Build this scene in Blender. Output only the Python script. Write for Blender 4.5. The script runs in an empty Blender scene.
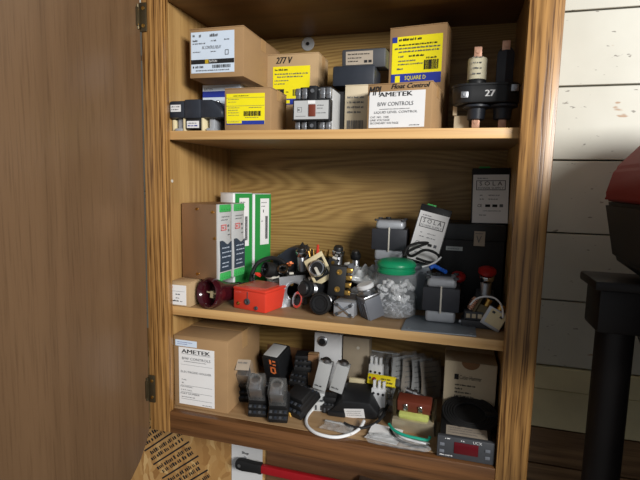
import bpy, bmesh, math, random
from mathutils import Vector, Matrix, Quaternion, Euler
random.seed(7)
SC = bpy.context.scene
COL = SC.collection
ZO = 1.35                      # height of the middle of the cabinet above the floor
R = math.radians
# ------------------------------------------------------------------ camera model
CAM = Vector((0.5287, -0.7864, 0.2141)); YAW, PITCH, ROLL, FPX = -0.2766, -0.1223, 0.0223, 467.93
def _basis():
    cy, sy, cp, sp = math.cos(YAW), math.sin(YAW), math.cos(PITCH), math.sin(PITCH)
    f = Vector((sy*cp, cy*cp, sp)); r = Vector((cy, -sy, 0)); u = r.cross(f)
    cr, sr = math.cos(ROLL), math.sin(ROLL)
    return cr*r+sr*u, -sr*r+cr*u, f
CR, CU, CF = _basis()
def P(u, v, x=None, y=None, z=None):
    d = CF + CR*((u-320)/FPX) - CU*((v-240)/FPX)
    k, t = (0, x) if x is not None else (1, y) if y is not None else (2, z)
    return CAM + d*((t-CAM[k])/d[k])
W = 0.62; D = 0.292; XL = -.014; XR = W+.012
Z1, Z1B, Z2, Z2B, ZR, ZRB, ZC = .3064, .2899, -.04, -.0579, -.2559, -.3016, .548
# ------------------------------------------------------------------ materials
def lin(c):
    return tuple(((v/255)/12.92 if v/255 <= .04045 else ((v/255+.055)/1.055)**2.4) for v in c)+(1,)
MATS = {}
def mat(name, col, rough=.5, metal=0, var=.08, nscale=60, bump=0, spec=.5, trans=0, alpha=1, ior=1.45, coat=0):
    m = bpy.data.materials.new(name); m.use_nodes = True; nt = m.node_tree; n = nt.nodes; l = nt.links
    b = n['Principled BSDF']; b.inputs['Roughness'].default_value = rough; b.inputs['Metallic'].default_value = metal
    b.inputs['Specular IOR Level'].default_value = spec; b.inputs['Transmission Weight'].default_value = trans
    b.inputs['Alpha'].default_value = alpha; b.inputs['IOR'].default_value = ior; b.inputs['Coat Weight'].default_value = coat
    tc = n.new('ShaderNodeTexCoord'); ns = n.new('ShaderNodeTexNoise'); ns.inputs['Scale'].default_value = nscale
    ns.inputs['Detail'].default_value = 4; l.new(tc.outputs['Object'], ns.inputs['Vector'])
    mx = n.new('ShaderNodeMix'); mx.data_type = 'RGBA'; c = lin(col)
    mx.inputs[6].default_value = tuple(max(0, v*(1-var*2)) for v in c[:3])+(1,)
    mx.inputs[7].default_value = tuple(min(1, v*(1+var*2)) for v in c[:3])+(1,)
    l.new(ns.outputs['Fac'], mx.inputs[0]); l.new(mx.outputs[2], b.inputs['Base Color'])
    if bump:
        bp = n.new('ShaderNodeBump'); bp.inputs['Strength'].default_value = bump; bp.inputs['Distance'].default_value = .002
        l.new(ns.outputs['Fac'], bp.inputs['Height']); l.new(bp.outputs['Normal'], b.inputs['Normal'])
    MATS[name] = m; return m
def wood(name, light, dark, axis, freq=14, stretch=.08, dist=3.5, contrast=.8, pore=.5, rough=.45, phase=(0, 0, 0), nscale=3.):
    m = bpy.data.materials.new(name); m.use_nodes = True; nt = m.node_tree; n = nt.nodes; l = nt.links
    b = n['Principled BSDF']; b.inputs['Roughness'].default_value = rough
    tc = n.new('ShaderNodeTexCoord'); mp = n.new('ShaderNodeMapping'); l.new(tc.outputs['Object'], mp.inputs['Vector'])
    s = [1, 1, 1]; s['xyz'.index(axis)] = stretch; mp.inputs['Scale'].default_value = s; mp.inputs['Location'].default_value = phase
    # rings: distance across the grain pushed about by slow noise
    ns = n.new('ShaderNodeTexNoise'); ns.inputs['Scale'].default_value = nscale*2; ns.inputs['Detail'].default_value = 2; ns.inputs['Roughness'].default_value = .4
    l.new(mp.outputs[0], ns.inputs['Vector'])
    sep = n.new('ShaderNodeSeparateXYZ'); l.new(mp.outputs[0], sep.inputs[0])
    oth = [i for i in range(3) if 'xyz'[i] != axis]
    ad = n.new('ShaderNodeMath'); ad.operation = 'ADD'; l.new(sep.outputs[oth[0]], ad.inputs[0]); l.new(sep.outputs[oth[1]], ad.inputs[1])
    m1 = n.new('ShaderNodeMath'); m1.operation = 'MULTIPLY_ADD'; l.new(ns.outputs['Fac'], m1.inputs[0]); m1.inputs[1].default_value = dist*.1; l.new(ad.outputs[0], m1.inputs[2])
    m2 = n.new('ShaderNodeMath'); m2.operation = 'MULTIPLY'; l.new(m1.outputs[0], m2.inputs[0]); m2.inputs[1].default_value = freq*6.283
    sn = n.new('ShaderNodeMath'); sn.operation = 'SINE'; l.new(m2.outputs[0], sn.inputs[0])
    rp = n.new('ShaderNodeMapRange'); l.new(sn.outputs[0], rp.inputs[0]); rp.inputs[1].default_value = -1; rp.inputs[2].default_value = 1
    rp.inputs[3].default_value = 0; rp.inputs[4].default_value = contrast
    # pores: short dark flecks along the grain
    mp2 = n.new('ShaderNodeMapping'); l.new(tc.outputs['Object'], mp2.inputs['Vector']); s2 = [1, 1, 1]; s2['xyz'.index(axis)] = .03; mp2.inputs['Scale'].default_value = s2
    n2 = n.new('ShaderNodeTexNoise'); n2.inputs['Scale'].default_value = 330; n2.inputs['Detail'].default_value = 3; l.new(mp2.outputs[0], n2.inputs['Vector'])
    rp2 = n.new('ShaderNodeMapRange'); l.new(n2.outputs['Fac'], rp2.inputs[0]); rp2.inputs[1].default_value = .5; rp2.inputs[2].default_value = .72; rp2.inputs[3].default_value = 0; rp2.inputs[4].default_value = pore
    n3 = n.new('ShaderNodeTexNoise'); n3.inputs['Scale'].default_value = 120; n3.inputs['Detail'].default_value = 2; l.new(mp2.outputs[0], n3.inputs['Vector'])
    a2 = n.new('ShaderNodeMath'); a2.operation = 'MULTIPLY_ADD'; l.new(n3.outputs['Fac'], a2.inputs[0]); a2.inputs[1].default_value = .45*contrast; l.new(rp2.outputs[0], a2.inputs[2])
    a3 = n.new('ShaderNodeMath'); a3.operation = 'MULTIPLY_ADD'; l.new(rp.outputs[0], a3.inputs[0]); a3.inputs[1].default_value = .55; l.new(a2.outputs[0], a3.inputs[2]); a3.use_clamp = True
    mx = n.new('ShaderNodeMix'); mx.data_type = 'RGBA'; mx.inputs[6].default_value = lin(light); mx.inputs[7].default_value = lin(dark)
    l.new(a3.outputs[0], mx.inputs[0]); l.new(mx.outputs[2], b.inputs['Base Color'])
    bp = n.new('ShaderNodeBump'); bp.inputs['Strength'].default_value = .15; bp.inputs['Distance'].default_value = .001; bp.invert = True
    l.new(rp2.outputs[0], bp.inputs['Height']); l.new(bp.outputs['Normal'], b.inputs['Normal'])
    MATS[name] = m; return m
def film(name, col, opac=.35, rough=.15, crinkle=60, bump=.8):
    m = bpy.data.materials.new(name); m.use_nodes = True; nt = m.node_tree; n = nt.nodes; l = nt.links
    for x in list(n):
        if x.type != 'OUTPUT_MATERIAL': n.remove(x)
    out = [x for x in n if x.type == 'OUTPUT_MATERIAL'][0]
    t = n.new('ShaderNodeBsdfTransparent'); d = n.new('ShaderNodeBsdfPrincipled'); d.inputs['Base Color'].default_value = lin(col); d.inputs['Roughness'].default_value = rough
    tc = n.new('ShaderNodeTexCoord'); ns = n.new('ShaderNodeTexNoise'); ns.inputs['Scale'].default_value = crinkle; ns.inputs['Detail'].default_value = 3
    l.new(tc.outputs['Object'], ns.inputs['Vector'])
    bp = n.new('ShaderNodeBump'); bp.inputs['Strength'].default_value = bump; bp.inputs['Distance'].default_value = .004; l.new(ns.outputs['Fac'], bp.inputs['Height']); l.new(bp.outputs['Normal'], d.inputs['Normal'])
    mr = n.new('ShaderNodeMapRange'); l.new(ns.outputs['Fac'], mr.inputs[0]); mr.inputs[1].default_value = .35; mr.inputs[2].default_value = .7
    mr.inputs[3].default_value = opac*.5; mr.inputs[4].default_value = min(1, opac*1.6)
    mx = n.new('ShaderNodeMixShader'); l.new(mr.outputs[0], mx.inputs[0]); l.new(t.outputs[0], mx.inputs[1]); l.new(d.outputs[0], mx.inputs[2]); l.new(mx.outputs[0], out.inputs['Surface'])
    MATS[name] = m; return m

OAK_STILE = wood('oak_stile', (184, 138, 80), (88, 56, 24), 'z', freq=88, stretch=.05, dist=2.2, contrast=.8, pore=.8, rough=.33)
OAK_RAIL = wood('oak_rail', (120, 80, 46), (70, 44, 23), 'x', freq=50, stretch=.05, dist=1.2, contrast=.7, pore=.5, rough=.4)
OAK_EDGE = wood('oak_shelf_edge', (218, 178, 120), (178, 132, 78), 'x', freq=60, stretch=.05, dist=1.2, contrast=.6, pore=.3)
OAK_BACK = wood('oak_back', (176, 144, 86), (116, 86, 42), 'x', freq=66, stretch=.15, dist=5.5, contrast=.75, pore=.4, phase=(.3, 0, .15), nscale=2.4)
OAK_SIDE = wood('oak_side', (184, 148, 94), (128, 92, 48), 'z', freq=40, stretch=.08, dist=2.5, contrast=.7, pore=.35)
OAK_FLOOR = wood('oak_floor', (164, 134, 98), (124, 94, 60), 'x', freq=40, stretch=.08, dist=2.5, contrast=.5, pore=.25)
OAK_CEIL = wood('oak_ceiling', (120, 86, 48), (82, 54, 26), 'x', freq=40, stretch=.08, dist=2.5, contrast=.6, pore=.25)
OAK_DOOR = wood('oak_door', (110, 85, 61), (80, 59, 40), 'z', freq=16, stretch=.04, dist=3.6, contrast=.42, pore=.4, rough=.34)
BOARD_BROWN = wood('brown_board', (128, 92, 62), (88, 58, 36), 'x', freq=50, stretch=.05, dist=2, contrast=.7, pore=.4)
KRAFT = mat('kraft_cardboard', (158, 126, 88), .85, var=.05, nscale=40)
KRAFT_L = mat('pale_cardboard', (180, 152, 114), .85, var=.05, nscale=40)
KRAFT_D = mat('dark_cardboard', (140, 104, 72), .85, var=.06, nscale=40)
CREAM_C = mat('cream_card', (206, 192, 164), .8, var=.03)
TAPE = mat('packing_tape', (176, 140, 96), .3, var=.04)
PAPER = mat('white_paper', (226, 226, 226), .7, var=.02, nscale=30)
PAPER_B = mat('bluish_paper', (206, 220, 236), .6, var=.02)
PAPER_D = mat('aged_paper', (170, 158, 142), .8, var=.08, nscale=50)
YELLOW = mat('yellow_label', (240, 226, 20), .6, var=.02)
YELLOW_P = mat('yellow_plastic', (236, 214, 20), .45, var=.03)
BLUE = mat('blue_ink', (34, 54, 150), .6, var=.03)
INK = mat('black_ink', (26, 26, 28), .7, var=.02)
INK_G = mat('grey_ink', (96, 98, 102), .7, var=.05)
INK_R = mat('pink_ink', (224, 96, 96), .7, var=.02)
INK_W = mat('white_ink', (232, 232, 232), .6, var=.02)
ORANGE = mat('orange_ink', (250, 130, 70), .5, var=.1)
GOLD = mat('gold_ink', (190, 160, 40), .5, var=.05)
BLK = mat('black_plastic', (30, 31, 33), .42, var=.12, nscale=90)
BLK_M = mat('matte_black_plastic', (22, 22, 23), .6, var=.15, nscale=120)
BLK_B = mat('bluish_black_plastic', (42, 47, 56), .45, var=.1, nscale=90)
BLK_RUB = mat('black_rubber', (24, 24, 25), .7, var=.1)
DGREY = mat('dark_grey_plastic', (66, 68, 72), .5, var=.08)
GREY_P = mat('grey_plastic', (112, 116, 124), .5, var=.05)
LGREY = mat('light_grey_plastic', (184, 186, 186), .5, var=.03)
OFFW = mat('off_white_plastic', (206, 202, 190), .5, var=.03)
BEIGE = mat('beige_plate', (172, 158, 136), .55, var=.04)
CREAM = mat('cream_plastic', (222, 208, 168), .5, var=.04)
CERAM = mat('cream_fibre_tube', (222, 214, 184), .6, var=.05)
WHITE_P = mat('white_plastic', (228, 230, 232), .4, var=.02)
STEEL = mat('dull_steel', (176, 178, 182), .38, 1, var=.06)
CHROME = mat('chrome', (214, 216, 220), .16, 1, var=.04)
ALU = mat('cast_aluminium', (176, 180, 186), .42, .3, var=.06, nscale=120)
ALU_REFL = mat('metal_oak_reflection', (158, 128, 100), .4, .7, var=.05, nscale=20)  # aluminium cases; the brown of reflected oak is put into the colour
BRASS = mat('brass', (196, 156, 84), .3, 1, var=.08)
COPPER = mat('copper_plate', (228, 178, 150), .45, .35, var=.15)
ABRONZE = mat('antique_bronze', (92, 82, 62), .4, .8, var=.15)
GALV = mat('grey_painted_plate', (132, 140, 148), .45, .35, var=.05, nscale=15)
LAM = mat('laminated_core', (56, 58, 64), .5, .3, var=.1)
GREEN = mat('green_carton', (36, 138, 62), .6, var=.05)
GREEN_T = mat('green_terminal', (64, 170, 88), .45, var=.05)
GREEN_L = mat('green_lid', (24, 158, 106), .35, var=.03)
TEAL = mat('teal_wire', (30, 156, 130), .4, var=.03)
NAVY = mat('dark_slate_panel', (52, 64, 78), .5, var=.05)
MAROON = mat('maroon_gloss', (56, 14, 22), .18, var=.1, coat=.4)
RED_P = mat('red_plastic', (212, 62, 44), .35, var=.03, coat=.2)
RED_D = mat('dark_red_plastic', (150, 24, 26), .35, var=.05)
RED_M = mat('red_painted_metal', (112, 24, 24), .6, var=.05, spec=.15)
RED_H = mat('red_handle', (176, 24, 34), .4, var=.05)
RED_L = mat('red_display', (92, 14, 24), .2, var=.15, nscale=25)
TERM_B = mat('brown_terminal', (112, 52, 36), .5, var=.06)
VARN = mat('yellow_green_varnish', (192, 200, 112), .3, var=.1, nscale=70)
BLUE_W = mat('blue_wire', (36, 96, 200), .4, var=.03)
SILK = mat('silver_film', (158, 162, 160), .3, .4, var=.1)
CLEAR = film('clear_plastic_jar', (240, 246, 250), .11, .08, 9, .1)
CLEAR_R = film('clear_relay_cover', (244, 244, 240), .06, .05, 25, .15)
BAG = film('poly_bag', (205, 208, 210), .22)
BAG_D = film('smoky_poly_bag', (170, 172, 174), .26, crinkle=45)
MACH_BLK = mat('machine_black', (30, 25, 25), .5, var=.08)
# ------------------------------------------------------------------ mesh builder
def xf(M, pts): return [M @ Vector(p) for p in pts]
class MB:
    def __init__(s): s.bm = bmesh.new()
    def _add(s, t, M=None, mi=0):
        if M is not None: bmesh.ops.transform(t, matrix=M, verts=t.verts)
        for f in t.faces: f.material_index = mi; f.smooth = True
        me = bpy.data.meshes.new('t'); t.to_mesh(me); t.free(); s.bm.from_mesh(me); bpy.data.meshes.remove(me); return s
    def box(s, x0, x1, y0, y1, z0, z1, bev=0, M=None, mi=0, seg=2, taper=None):
        t = bmesh.new(); bmesh.ops.create_cube(t, size=1)
        for v in t.verts:
            k = 1
            if taper and v.co.z > 0: k = taper
            v.co = Vector(((x0+x1)/2+v.co.x*k*(x1-x0), (y0+y1)/2+v.co.y*k*(y1-y0), (z0+z1)/2+v.co.z*(z1-z0)))
        if bev: bmesh.ops.bevel(t, geom=t.edges[:], offset=bev, segments=seg, affect='EDGES', profile=.5)
        return s._add(t, M, mi)
    def prism(s, poly, y0, y1, bev=0, M=None, mi=0):
        t = bmesh.new(); a = [t.verts.new((p[0], y0, p[1])) for p in poly]; b = [t.verts.new((p[0], y1, p[1])) for p in poly]
        t.faces.new(a); t.faces.new(b[::-1]); n = len(poly)
        for i in range(n): t.faces.new((a[i], b[i], b[(i+1) % n], a[(i+1) % n]))
        bmesh.ops.recalc_face_normals(t, faces=t.faces)
        if bev: bmesh.ops.bevel(t, geom=t.edges[:], offset=bev, segments=2, affect='EDGES', profile=.5)
        return s._add(t, M, mi)
    def lathe(s, prof, p=(0, 0, 0), axis=(0, 0, 1), seg=24, mi=0, M=None, a0=0):
        t = bmesh.new(); rings = []
        for r, z in prof:
            if r < 1e-6: rings.append([t.verts.new((0, 0, z))])
            else: rings.append([t.verts.new((r*math.cos(a0+2*math.pi*i/seg), r*math.sin(a0+2*math.pi*i/seg), z)) for i in range(seg)])
        for a, b in zip(rings, rings[1:]):
            for i in range(seg):
                j = (i+1) % seg
                if len(a) == 1 and len(b) == 1: continue
                if len(a) == 1: t.faces.new((a[0], b[i], b[j]))
                elif len(b) == 1: t.faces.new((a[i], b[0], a[j]))
                else: t.faces.new((a[i], b[i], b[j], a[j]))
        bmesh.ops.recalc_face_normals(t, faces=t.faces)
        Q = Matrix.Translation(p) @ Vector(axis).to_track_quat('Z', 'Y').to_matrix().to_4x4()
        return s._add(t, (M @ Q) if M is not None else Q, mi)
    def cyl(s, p0, p1, r0, r1=None, seg=20, bev=0, mi=0, M=None, a0=0):
        r1 = r0 if r1 is None else r1; p0 = Vector(p0); p1 = Vector(p1); h = (p1-p0).length; b = bev
        pr = [(0, 0), (r0-b, 0), (r0, b), (r1, h-b), (r1-b, h), (0, h)] if b else [(0, 0), (r0, 0), (r1, h), (0, h)]
        return s.lathe(pr, p0, p1-p0, seg, mi, M, a0)
    def tube(s, pts, r, seg=8, n=6, mi=0, closed=False):
        pts = [Vector(p) for p in pts]; out = []
        for i in range(len(pts)-1):
            a = pts[max(0, i-1)]; b = pts[i]; c = pts[i+1]; d = pts[min(len(pts)-1, i+2)]
            for k in range(n):
                t = k/n; out.append(.5*((2*b)+(c-a)*t+(2*a-5*b+4*c-d)*t*t+(3*b-a-3*c+d)*t**3))
        out.append(pts[-1]); t = bmesh.new(); rings = []; up = Vector((0, 0, 1))
        for i, p in enumerate(out):
            tg = (out[min(i+1, len(out)-1)]-out[max(i-1, 0)]).normalized()
            sd = tg.cross(up)
            if sd.length < .05: sd = tg.cross(Vector((1, 0, 0)))
            sd.normalize(); up = sd.cross(tg).normalized()
            rings.append([t.verts.new(p+sd*r*math.cos(2*math.pi*k/seg)+up*r*math.sin(2*math.pi*k/seg)) for k in range(seg)])
        for a, b in zip(rings, rings[1:]):
            for k in range(seg): t.faces.new((a[k], b[k], b[(k+1) % seg], a[(k+1) % seg]))
        t.faces.new(rings[0][::-1]); t.faces.new(rings[-1]); bmesh.ops.recalc_face_normals(t, faces=t.faces)
        return s._add(t, None, mi)
    def ball(s, c, r, sc=(1, 1, 1), mi=0, sub=2, M=None):
        t = bmesh.new(); bmesh.ops.create_icosphere(t, subdivisions=sub, radius=r)
        for v in t.verts: v.co = Vector((v.co.x*sc[0]+c[0], v.co.y*sc[1]+c[1], v.co.z*sc[2]+c[2]))
        return s._add(t, M, mi)
    def quad(s, pts, mi=0):
        t = bmesh.new(); t.faces.new([t.verts.new(p) for p in pts]); return s._add(t, None, mi)
    def sheet(s, f, nu, nv, thick=0, mi=0):
        t = bmesh.new(); g = [[t.verts.new(f(i/nu, j/nv)) for j in range(nv+1)] for i in range(nu+1)]
        for i in range(nu):
            for j in range(nv): t.faces.new((g[i][j], g[i+1][j], g[i+1][j+1], g[i][j+1]))
        bmesh.ops.recalc_face_normals(t, faces=t.faces)
        if thick: bmesh.ops.solidify(t, geom=t.faces[:], thickness=thick)
        return s._add(t, None, mi)
    def mesh(s, me, M, mi=0):
        t = bmesh.new(); t.from_mesh(me); return s._add(t, M, mi)
    def build(s, name, mats, parent=None, world=False, sharp=38):
        if world and parent is not None:
            bmesh.ops.transform(s.bm, matrix=parent.matrix_basis.inverted(), verts=s.bm.verts)
        me = bpy.data.meshes.new(name); s.bm.to_mesh(me); s.bm.free()
        for m in (mats if isinstance(mats, (list, tuple)) else [mats]): me.materials.append(m)
        try: me.set_sharp_from_angle(angle=R(sharp))
        except Exception: pass
        o = bpy.data.objects.new(name, me); COL.objects.link(o)
        if parent is not None: o.parent = parent
        return o
def rotm(rot):
    if isinstance(rot, Quaternion): return rot
    return Euler([R(a) for a in rot]).to_quaternion()
def aim(d, roll=0):
    q = Vector(d).to_track_quat('Z', 'Y'); return q @ Quaternion((0, 0, 1), R(roll))
def thing(name, label, cat, loc=(0, 0, 0), rot=(0, 0, 0), group=None):
    o = bpy.data.objects.new(name, None); COL.objects.link(o); o.empty_display_size = .02
    o.matrix_basis = Matrix.Translation(loc) @ rotm(rot).to_matrix().to_4x4()
    o['label'] = label; o['category'] = cat
    if group: o['group'] = group
    return o
def tag(o, label, cat, group=None, kind=None):
    o['label'] = label; o['category'] = cat
    if group: o['group'] = group
    if kind: o['kind'] = kind
    return o
def kids(o): return [c for c in bpy.data.objects if c.parent == o]
def dup(o, loc, rot, label, parent=None):
    def cp(a, par):
        c = a.copy(); COL.objects.link(c)
        if par is not None: c.parent = par
        for k in kids(a): cp(k, c)
        return c
    ch = cp(o, None); ch.matrix_basis = Matrix.Translation(loc) @ rotm(rot).to_matrix().to_4x4(); ch['label'] = label
    return ch
# ------------------------------------------------------------------ text and labels
TC = {}
def tmesh(st, shear=0):
    k = (st, shear)
    if k not in TC:
        cu = bpy.data.curves.new('t', 'FONT'); cu.body = st; cu.size = 1; cu.shear = shear; cu.resolution_u = 2
        o = bpy.data.objects.new('t', cu); COL.objects.link(o); bpy.context.view_layer.update()
        me = bpy.data.meshes.new_from_object(o.evaluated_get(bpy.context.evaluated_depsgraph_get()))
        bpy.data.objects.remove(o); bpy.data.curves.remove(cu)
        xs = [v.co.x for v in me.vertices]; ys = [v.co.y for v in me.vertices]
        TC[k] = (me, min(xs), max(xs), min(ys), max(ys))
    return TC[k]
def FR(x=0, y=0, z=0): return Matrix(((1, 0, 0, x), (0, 0, -1, y), (0, 1, 0, z), (0, 0, 0, 1)))     # plane facing -y
def RT(x=0, y=0, z=0): return Matrix(((0, 0, 1, x), (1, 0, 0, y), (0, 1, 0, z), (0, 0, 0, 1)))      # plane facing +x
def TP(x=0, y=0, z=0): return Matrix.Translation((x, y, z))                                          # plane facing +z
def text(mb, st, M, x, y, w, h, mi=0, shear=0, e=.0004, bold=0):
    me, a, b, c, d = tmesh(st, shear)
    for n_, k in enumerate([0] if not bold else [0, bold, -bold]):
        mb.mesh(me, M @ Matrix.Translation((x-a*w/(b-a)+k, y-c*h/(d-c), e+n_*.00006)) @ Matrix.Diagonal((w/(b-a), h/(d-c), 1, 1)), mi)
def rect(mb, M, x, y, w, h, mi=0, e=.0004):
    mb.quad([M @ Vector(p) for p in ((x, y, e), (x+w, y, e), (x+w, y+h, e), (x, y+h, e))], mi)
def greek(mb, M, x, y, w, h, mi=0, e=.0004):
    p = x; rng = random; y += h*.12; h *= .78
    while p < x+w-h:
        q = min(x+w, p+h*rng.uniform(.5, .8)*rng.choice((1, 2, 3, 4))); c = p
        while c < q:
            g = h*rng.uniform(.3, .6); rect(mb, M, c, y, min(g, q-c), h*rng.uniform(.65, 1), mi, e); c += g+h*.18
        p = q+h*.5
def bars(mb, M, x, y, w, h, mi=0, e=.0004):
    p = x
    while p < x+w:
        b = w*random.choice((.012, .02, .035, .05)); rect(mb, M, p, y, min(b, x+w-p), h, mi, e); p += b+w*random.choice((.012, .02, .03))
def frame(mb, M, x, y, w, h, t, mi=0):
    rect(mb, M, x, y, w, t, mi); rect(mb, M, x, y+h-t, w, t, mi); rect(mb, M, x, y, t, h, mi); rect(mb, M, x+w-t, y, t, h, mi)
def sticker(par, M, w, h, m, items, name='label', inks=(None,), t=.0005):
    """a label w x h whose lower left corner is the origin of M; items in fractions of it"""
    mb = MB(); mb.box(0, w, 0, h, -.0002, t, M=M); lb = mb.build(name, m, par)
    by = {}
    for it in items: by.setdefault(it[0], []).append(it[1:])
    for ink, its in by.items():
        p = MB(); Q = M @ Matrix.Translation((0, 0, t+.00025*list(by).index(ink)))
        for it in its:
            k = it[0]; x, y, a, b = it[-4]*w, it[-3]*h, it[-2]*w, it[-1]*h
            if k == 't': text(p, it[1], Q, x, y, a, b)
            elif k == 'B': text(p, it[1], Q, x, y, a, b, bold=b*.05)
            elif k == 's': text(p, it[1], Q, x, y, a, b, shear=.3, bold=b*.04)
            elif k == 'g': greek(p, Q, x, y, a, b)
            elif k == 'r': rect(p, Q, x, y, a, b, e=.0002)
            elif k == 'b': bars(p, Q, x, y, a, b)
            elif k == 'f': frame(p, Q, x, y, a, b, h*.012)
        p.build('printing', ink, lb)
    return lb
def carton(name, label, loc, rz, w, d, h, m=KRAFT, rot=None, group=None, tape=True):
    """closed carton, origin at the centre of its base, front face at -d/2"""
    t = thing(name, label, 'box', loc, rot or (0, 0, rz), group)
    MB().box(-w/2, w/2, -d/2, d/2, 0, h-.0016, .0018).build('carton_body', m, t)
    MB().box(-w/2, w/2, -d/2, -.0006, h-.0018, h, .0006).build('flap', m, t)
    MB().box(-w/2, w/2, .0006, d/2, h-.0018, h, .0006).build('flap', m, t)
    if tape:
        b = MB(); b.box(-w/2-.0004, w/2+.0004, -.012, .012, h-.0002, h+.0003)
        b.box(w/2-.0001, w/2+.0004, -.012, .012, h*.75, h+.0003); b.build('tape', TAPE, t)
    return t
def fbox(uL, uR, vT, vM, y, zb):
    a = P(uL, vM, y=y); b = P(uR, vM, y=y); return a.x, b.x, P((uL+uR)/2, vT, y=y).z-zb

# ================================================================== THE SETTING
def struct(o): o['kind'] = 'structure'; return o
YW = .303
def paint_mat():
    m = bpy.data.materials.new('chipped_white_paint'); m.use_nodes = True; nt = m.node_tree; n = nt.nodes; l = nt.links; b = n['Principled BSDF']; b.inputs['Roughness'].default_value = .55
    tc = n.new('ShaderNodeTexCoord'); mp = n.new('ShaderNodeMapping'); mp.inputs['Scale'].default_value = (.6, 1, 1.4); l.new(tc.outputs['Object'], mp.inputs[0])
    a = n.new('ShaderNodeTexNoise'); a.inputs['Scale'].default_value = 17; a.inputs['Detail'].default_value = 3; a.inputs['Roughness'].default_value = .5; l.new(mp.outputs[0], a.inputs[0])
    r = n.new('ShaderNodeValToRGB'); r.color_ramp.elements[0].position = .655; r.color_ramp.elements[1].position = .67; r.color_ramp.elements[0].color = (0, 0, 0, 1); r.color_ramp.elements[1].color = (1, 1, 1, 1); l.new(a.outputs['Fac'], r.inputs[0])
    a2 = n.new('ShaderNodeTexNoise'); a2.inputs['Scale'].default_value = 80; a2.inputs['Detail'].default_value = 2; l.new(mp.outputs[0], a2.inputs[0])
    r2 = n.new('ShaderNodeValToRGB'); r2.color_ramp.elements[0].position = .69; r2.color_ramp.elements[1].position = .73; r2.color_ramp.elements[0].color = (0, 0, 0, 1); r2.color_ramp.elements[1].color = (.7, .7, .7, 1); l.new(a2.outputs['Fac'], r2.inputs[0])
    a3 = n.new('ShaderNodeTexNoise'); a3.inputs['Scale'].default_value = 6; a3.inputs['Detail'].default_value = 5; l.new(tc.outputs['Object'], a3.inputs[0])
    base = n.new('ShaderNodeMix'); base.data_type = 'RGBA'; base.inputs[6].default_value = lin((176, 174, 162)); base.inputs[7].default_value = lin((212, 212, 202)); l.new(a3.outputs['Fac'], base.inputs[0])
    m1 = n.new('ShaderNodeMix'); m1.data_type = 'RGBA'; l.new(r.outputs[0], m1.inputs[0]); l.new(base.outputs[2], m1.inputs[6]); m1.inputs[7].default_value = lin((164, 136, 110))
    m2 = n.new('ShaderNodeMix'); m2.data_type = 'RGBA'; l.new(r2.outputs[0], m2.inputs[0]); l.new(m1.outputs[2], m2.inputs[6]); m2.inputs[7].default_value = lin((80, 72, 62)); l.new(m2.outputs[2], b.inputs['Base Color'])
    bp = n.new('ShaderNodeBump'); bp.inputs['Strength'].default_value = .3; bp.inputs['Distance'].default_value = .002; l.new(a3.outputs['Fac'], bp.inputs['Height']); l.new(bp.outputs[0], b.inputs['Normal'])
    return m
PAINT = paint_mat()
PAINT_Y = mat('yellowed_paint', (212, 202, 164), .6, var=.1, nscale=14)
PINE = wood('weathered_pine', (150, 118, 82), (96, 70, 46), 'x', freq=40, stretch=.06, dist=3, contrast=.9, pore=.5)
GAP = mat('dark_gap', (20, 16, 12), .9)
mb = MB(); mb.box(-1.0, 2.4, YW+.018, YW+.05, -ZO, 1.3, mi=3)
rows = [1.3, 1.16, 1.01, .862, .714, .567, .4206, .2715, .119, -.0268, -.174, -.227, -.319, -.405, -.55, -.70, -.85, -1.0, -1.15, -ZO]
for i, (a, b) in enumerate(zip(rows, rows[1:])):
    mi = 0 if b > -.2 else 1 if b > -.33 else 2
    dy = .006 if i == 10 else 0
    mb.box(.3, 2.4, YW-dy, YW+.02, b+.0015, a-.0015, .0012, mi=mi, seg=1)
mb.box(-1.0, .3, YW, YW+.02, -.2, 1.3)
struct(mb.build('wall_back', [PAINT, PAINT_Y, PINE, GAP]))
# OSB sheet under the cabinet with printed stamps
def osb():
    m = bpy.data.materials.new('oriented_strand_board'); m.use_nodes = True; nt = m.node_tree; n = nt.nodes; l = nt.links; b = n['Principled BSDF']; b.inputs['Roughness'].default_value = .6
    tc = n.new('ShaderNodeTexCoord'); ns = n.new('ShaderNodeTexNoise'); ns.inputs['Scale'].default_value = 14; l.new(tc.outputs['Object'], ns.inputs[0])
    ad = n.new('ShaderNodeMix'); ad.data_type = 'VECTOR'; ad.inputs[0].default_value = .05; l.new(tc.outputs['Object'], ad.inputs[4]); l.new(ns.outputs['Color'], ad.inputs[5])
    mp = n.new('ShaderNodeMapping'); mp.inputs['Rotation'].default_value = (0, R(-38), 0); mp.inputs['Scale'].default_value = (1, 1, .38); l.new(ad.outputs[1], mp.inputs[0])
    v = n.new('ShaderNodeTexVoronoi'); v.inputs['Scale'].default_value = 74; l.new(mp.outputs[0], v.inputs[0])
    r = n.new('ShaderNodeValToRGB'); e = r.color_ramp.elements; e[0].color = lin((160, 114, 62)); e[1].color = lin((214, 176, 118)); e.new(.4).color = lin((192, 148, 90)); e.new(.7).color = lin((178, 132, 76))
    s = n.new('ShaderNodeSeparateColor'); l.new(v.outputs['Color'], s.inputs[0]); l.new(s.outputs[0], r.inputs[0]); l.new(r.outputs[0], b.inputs['Base Color'])
    return m
mb = MB(); mb.box(-.9, .0894, YW-.004, YW, -.95, -.2)
ob = struct(mb.build('trim_1', osb()))
mb = MB(); M0 = FR(0, YW-.004, 0) @ Matrix.Translation((-.245, -.63, 0)) @ Matrix.Rotation(R(38), 4, 'Z')
for i in range(-4, 11):
    y = -.02+i*.0155
    if i % 3 == 0: rect(mb, M0, .0, y+.003, .15, .0045)
    else: greek(mb, M0, .005+.01*(i % 2), y-.001, .14, .0145)
mb.build('printing', INK, ob)
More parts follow.
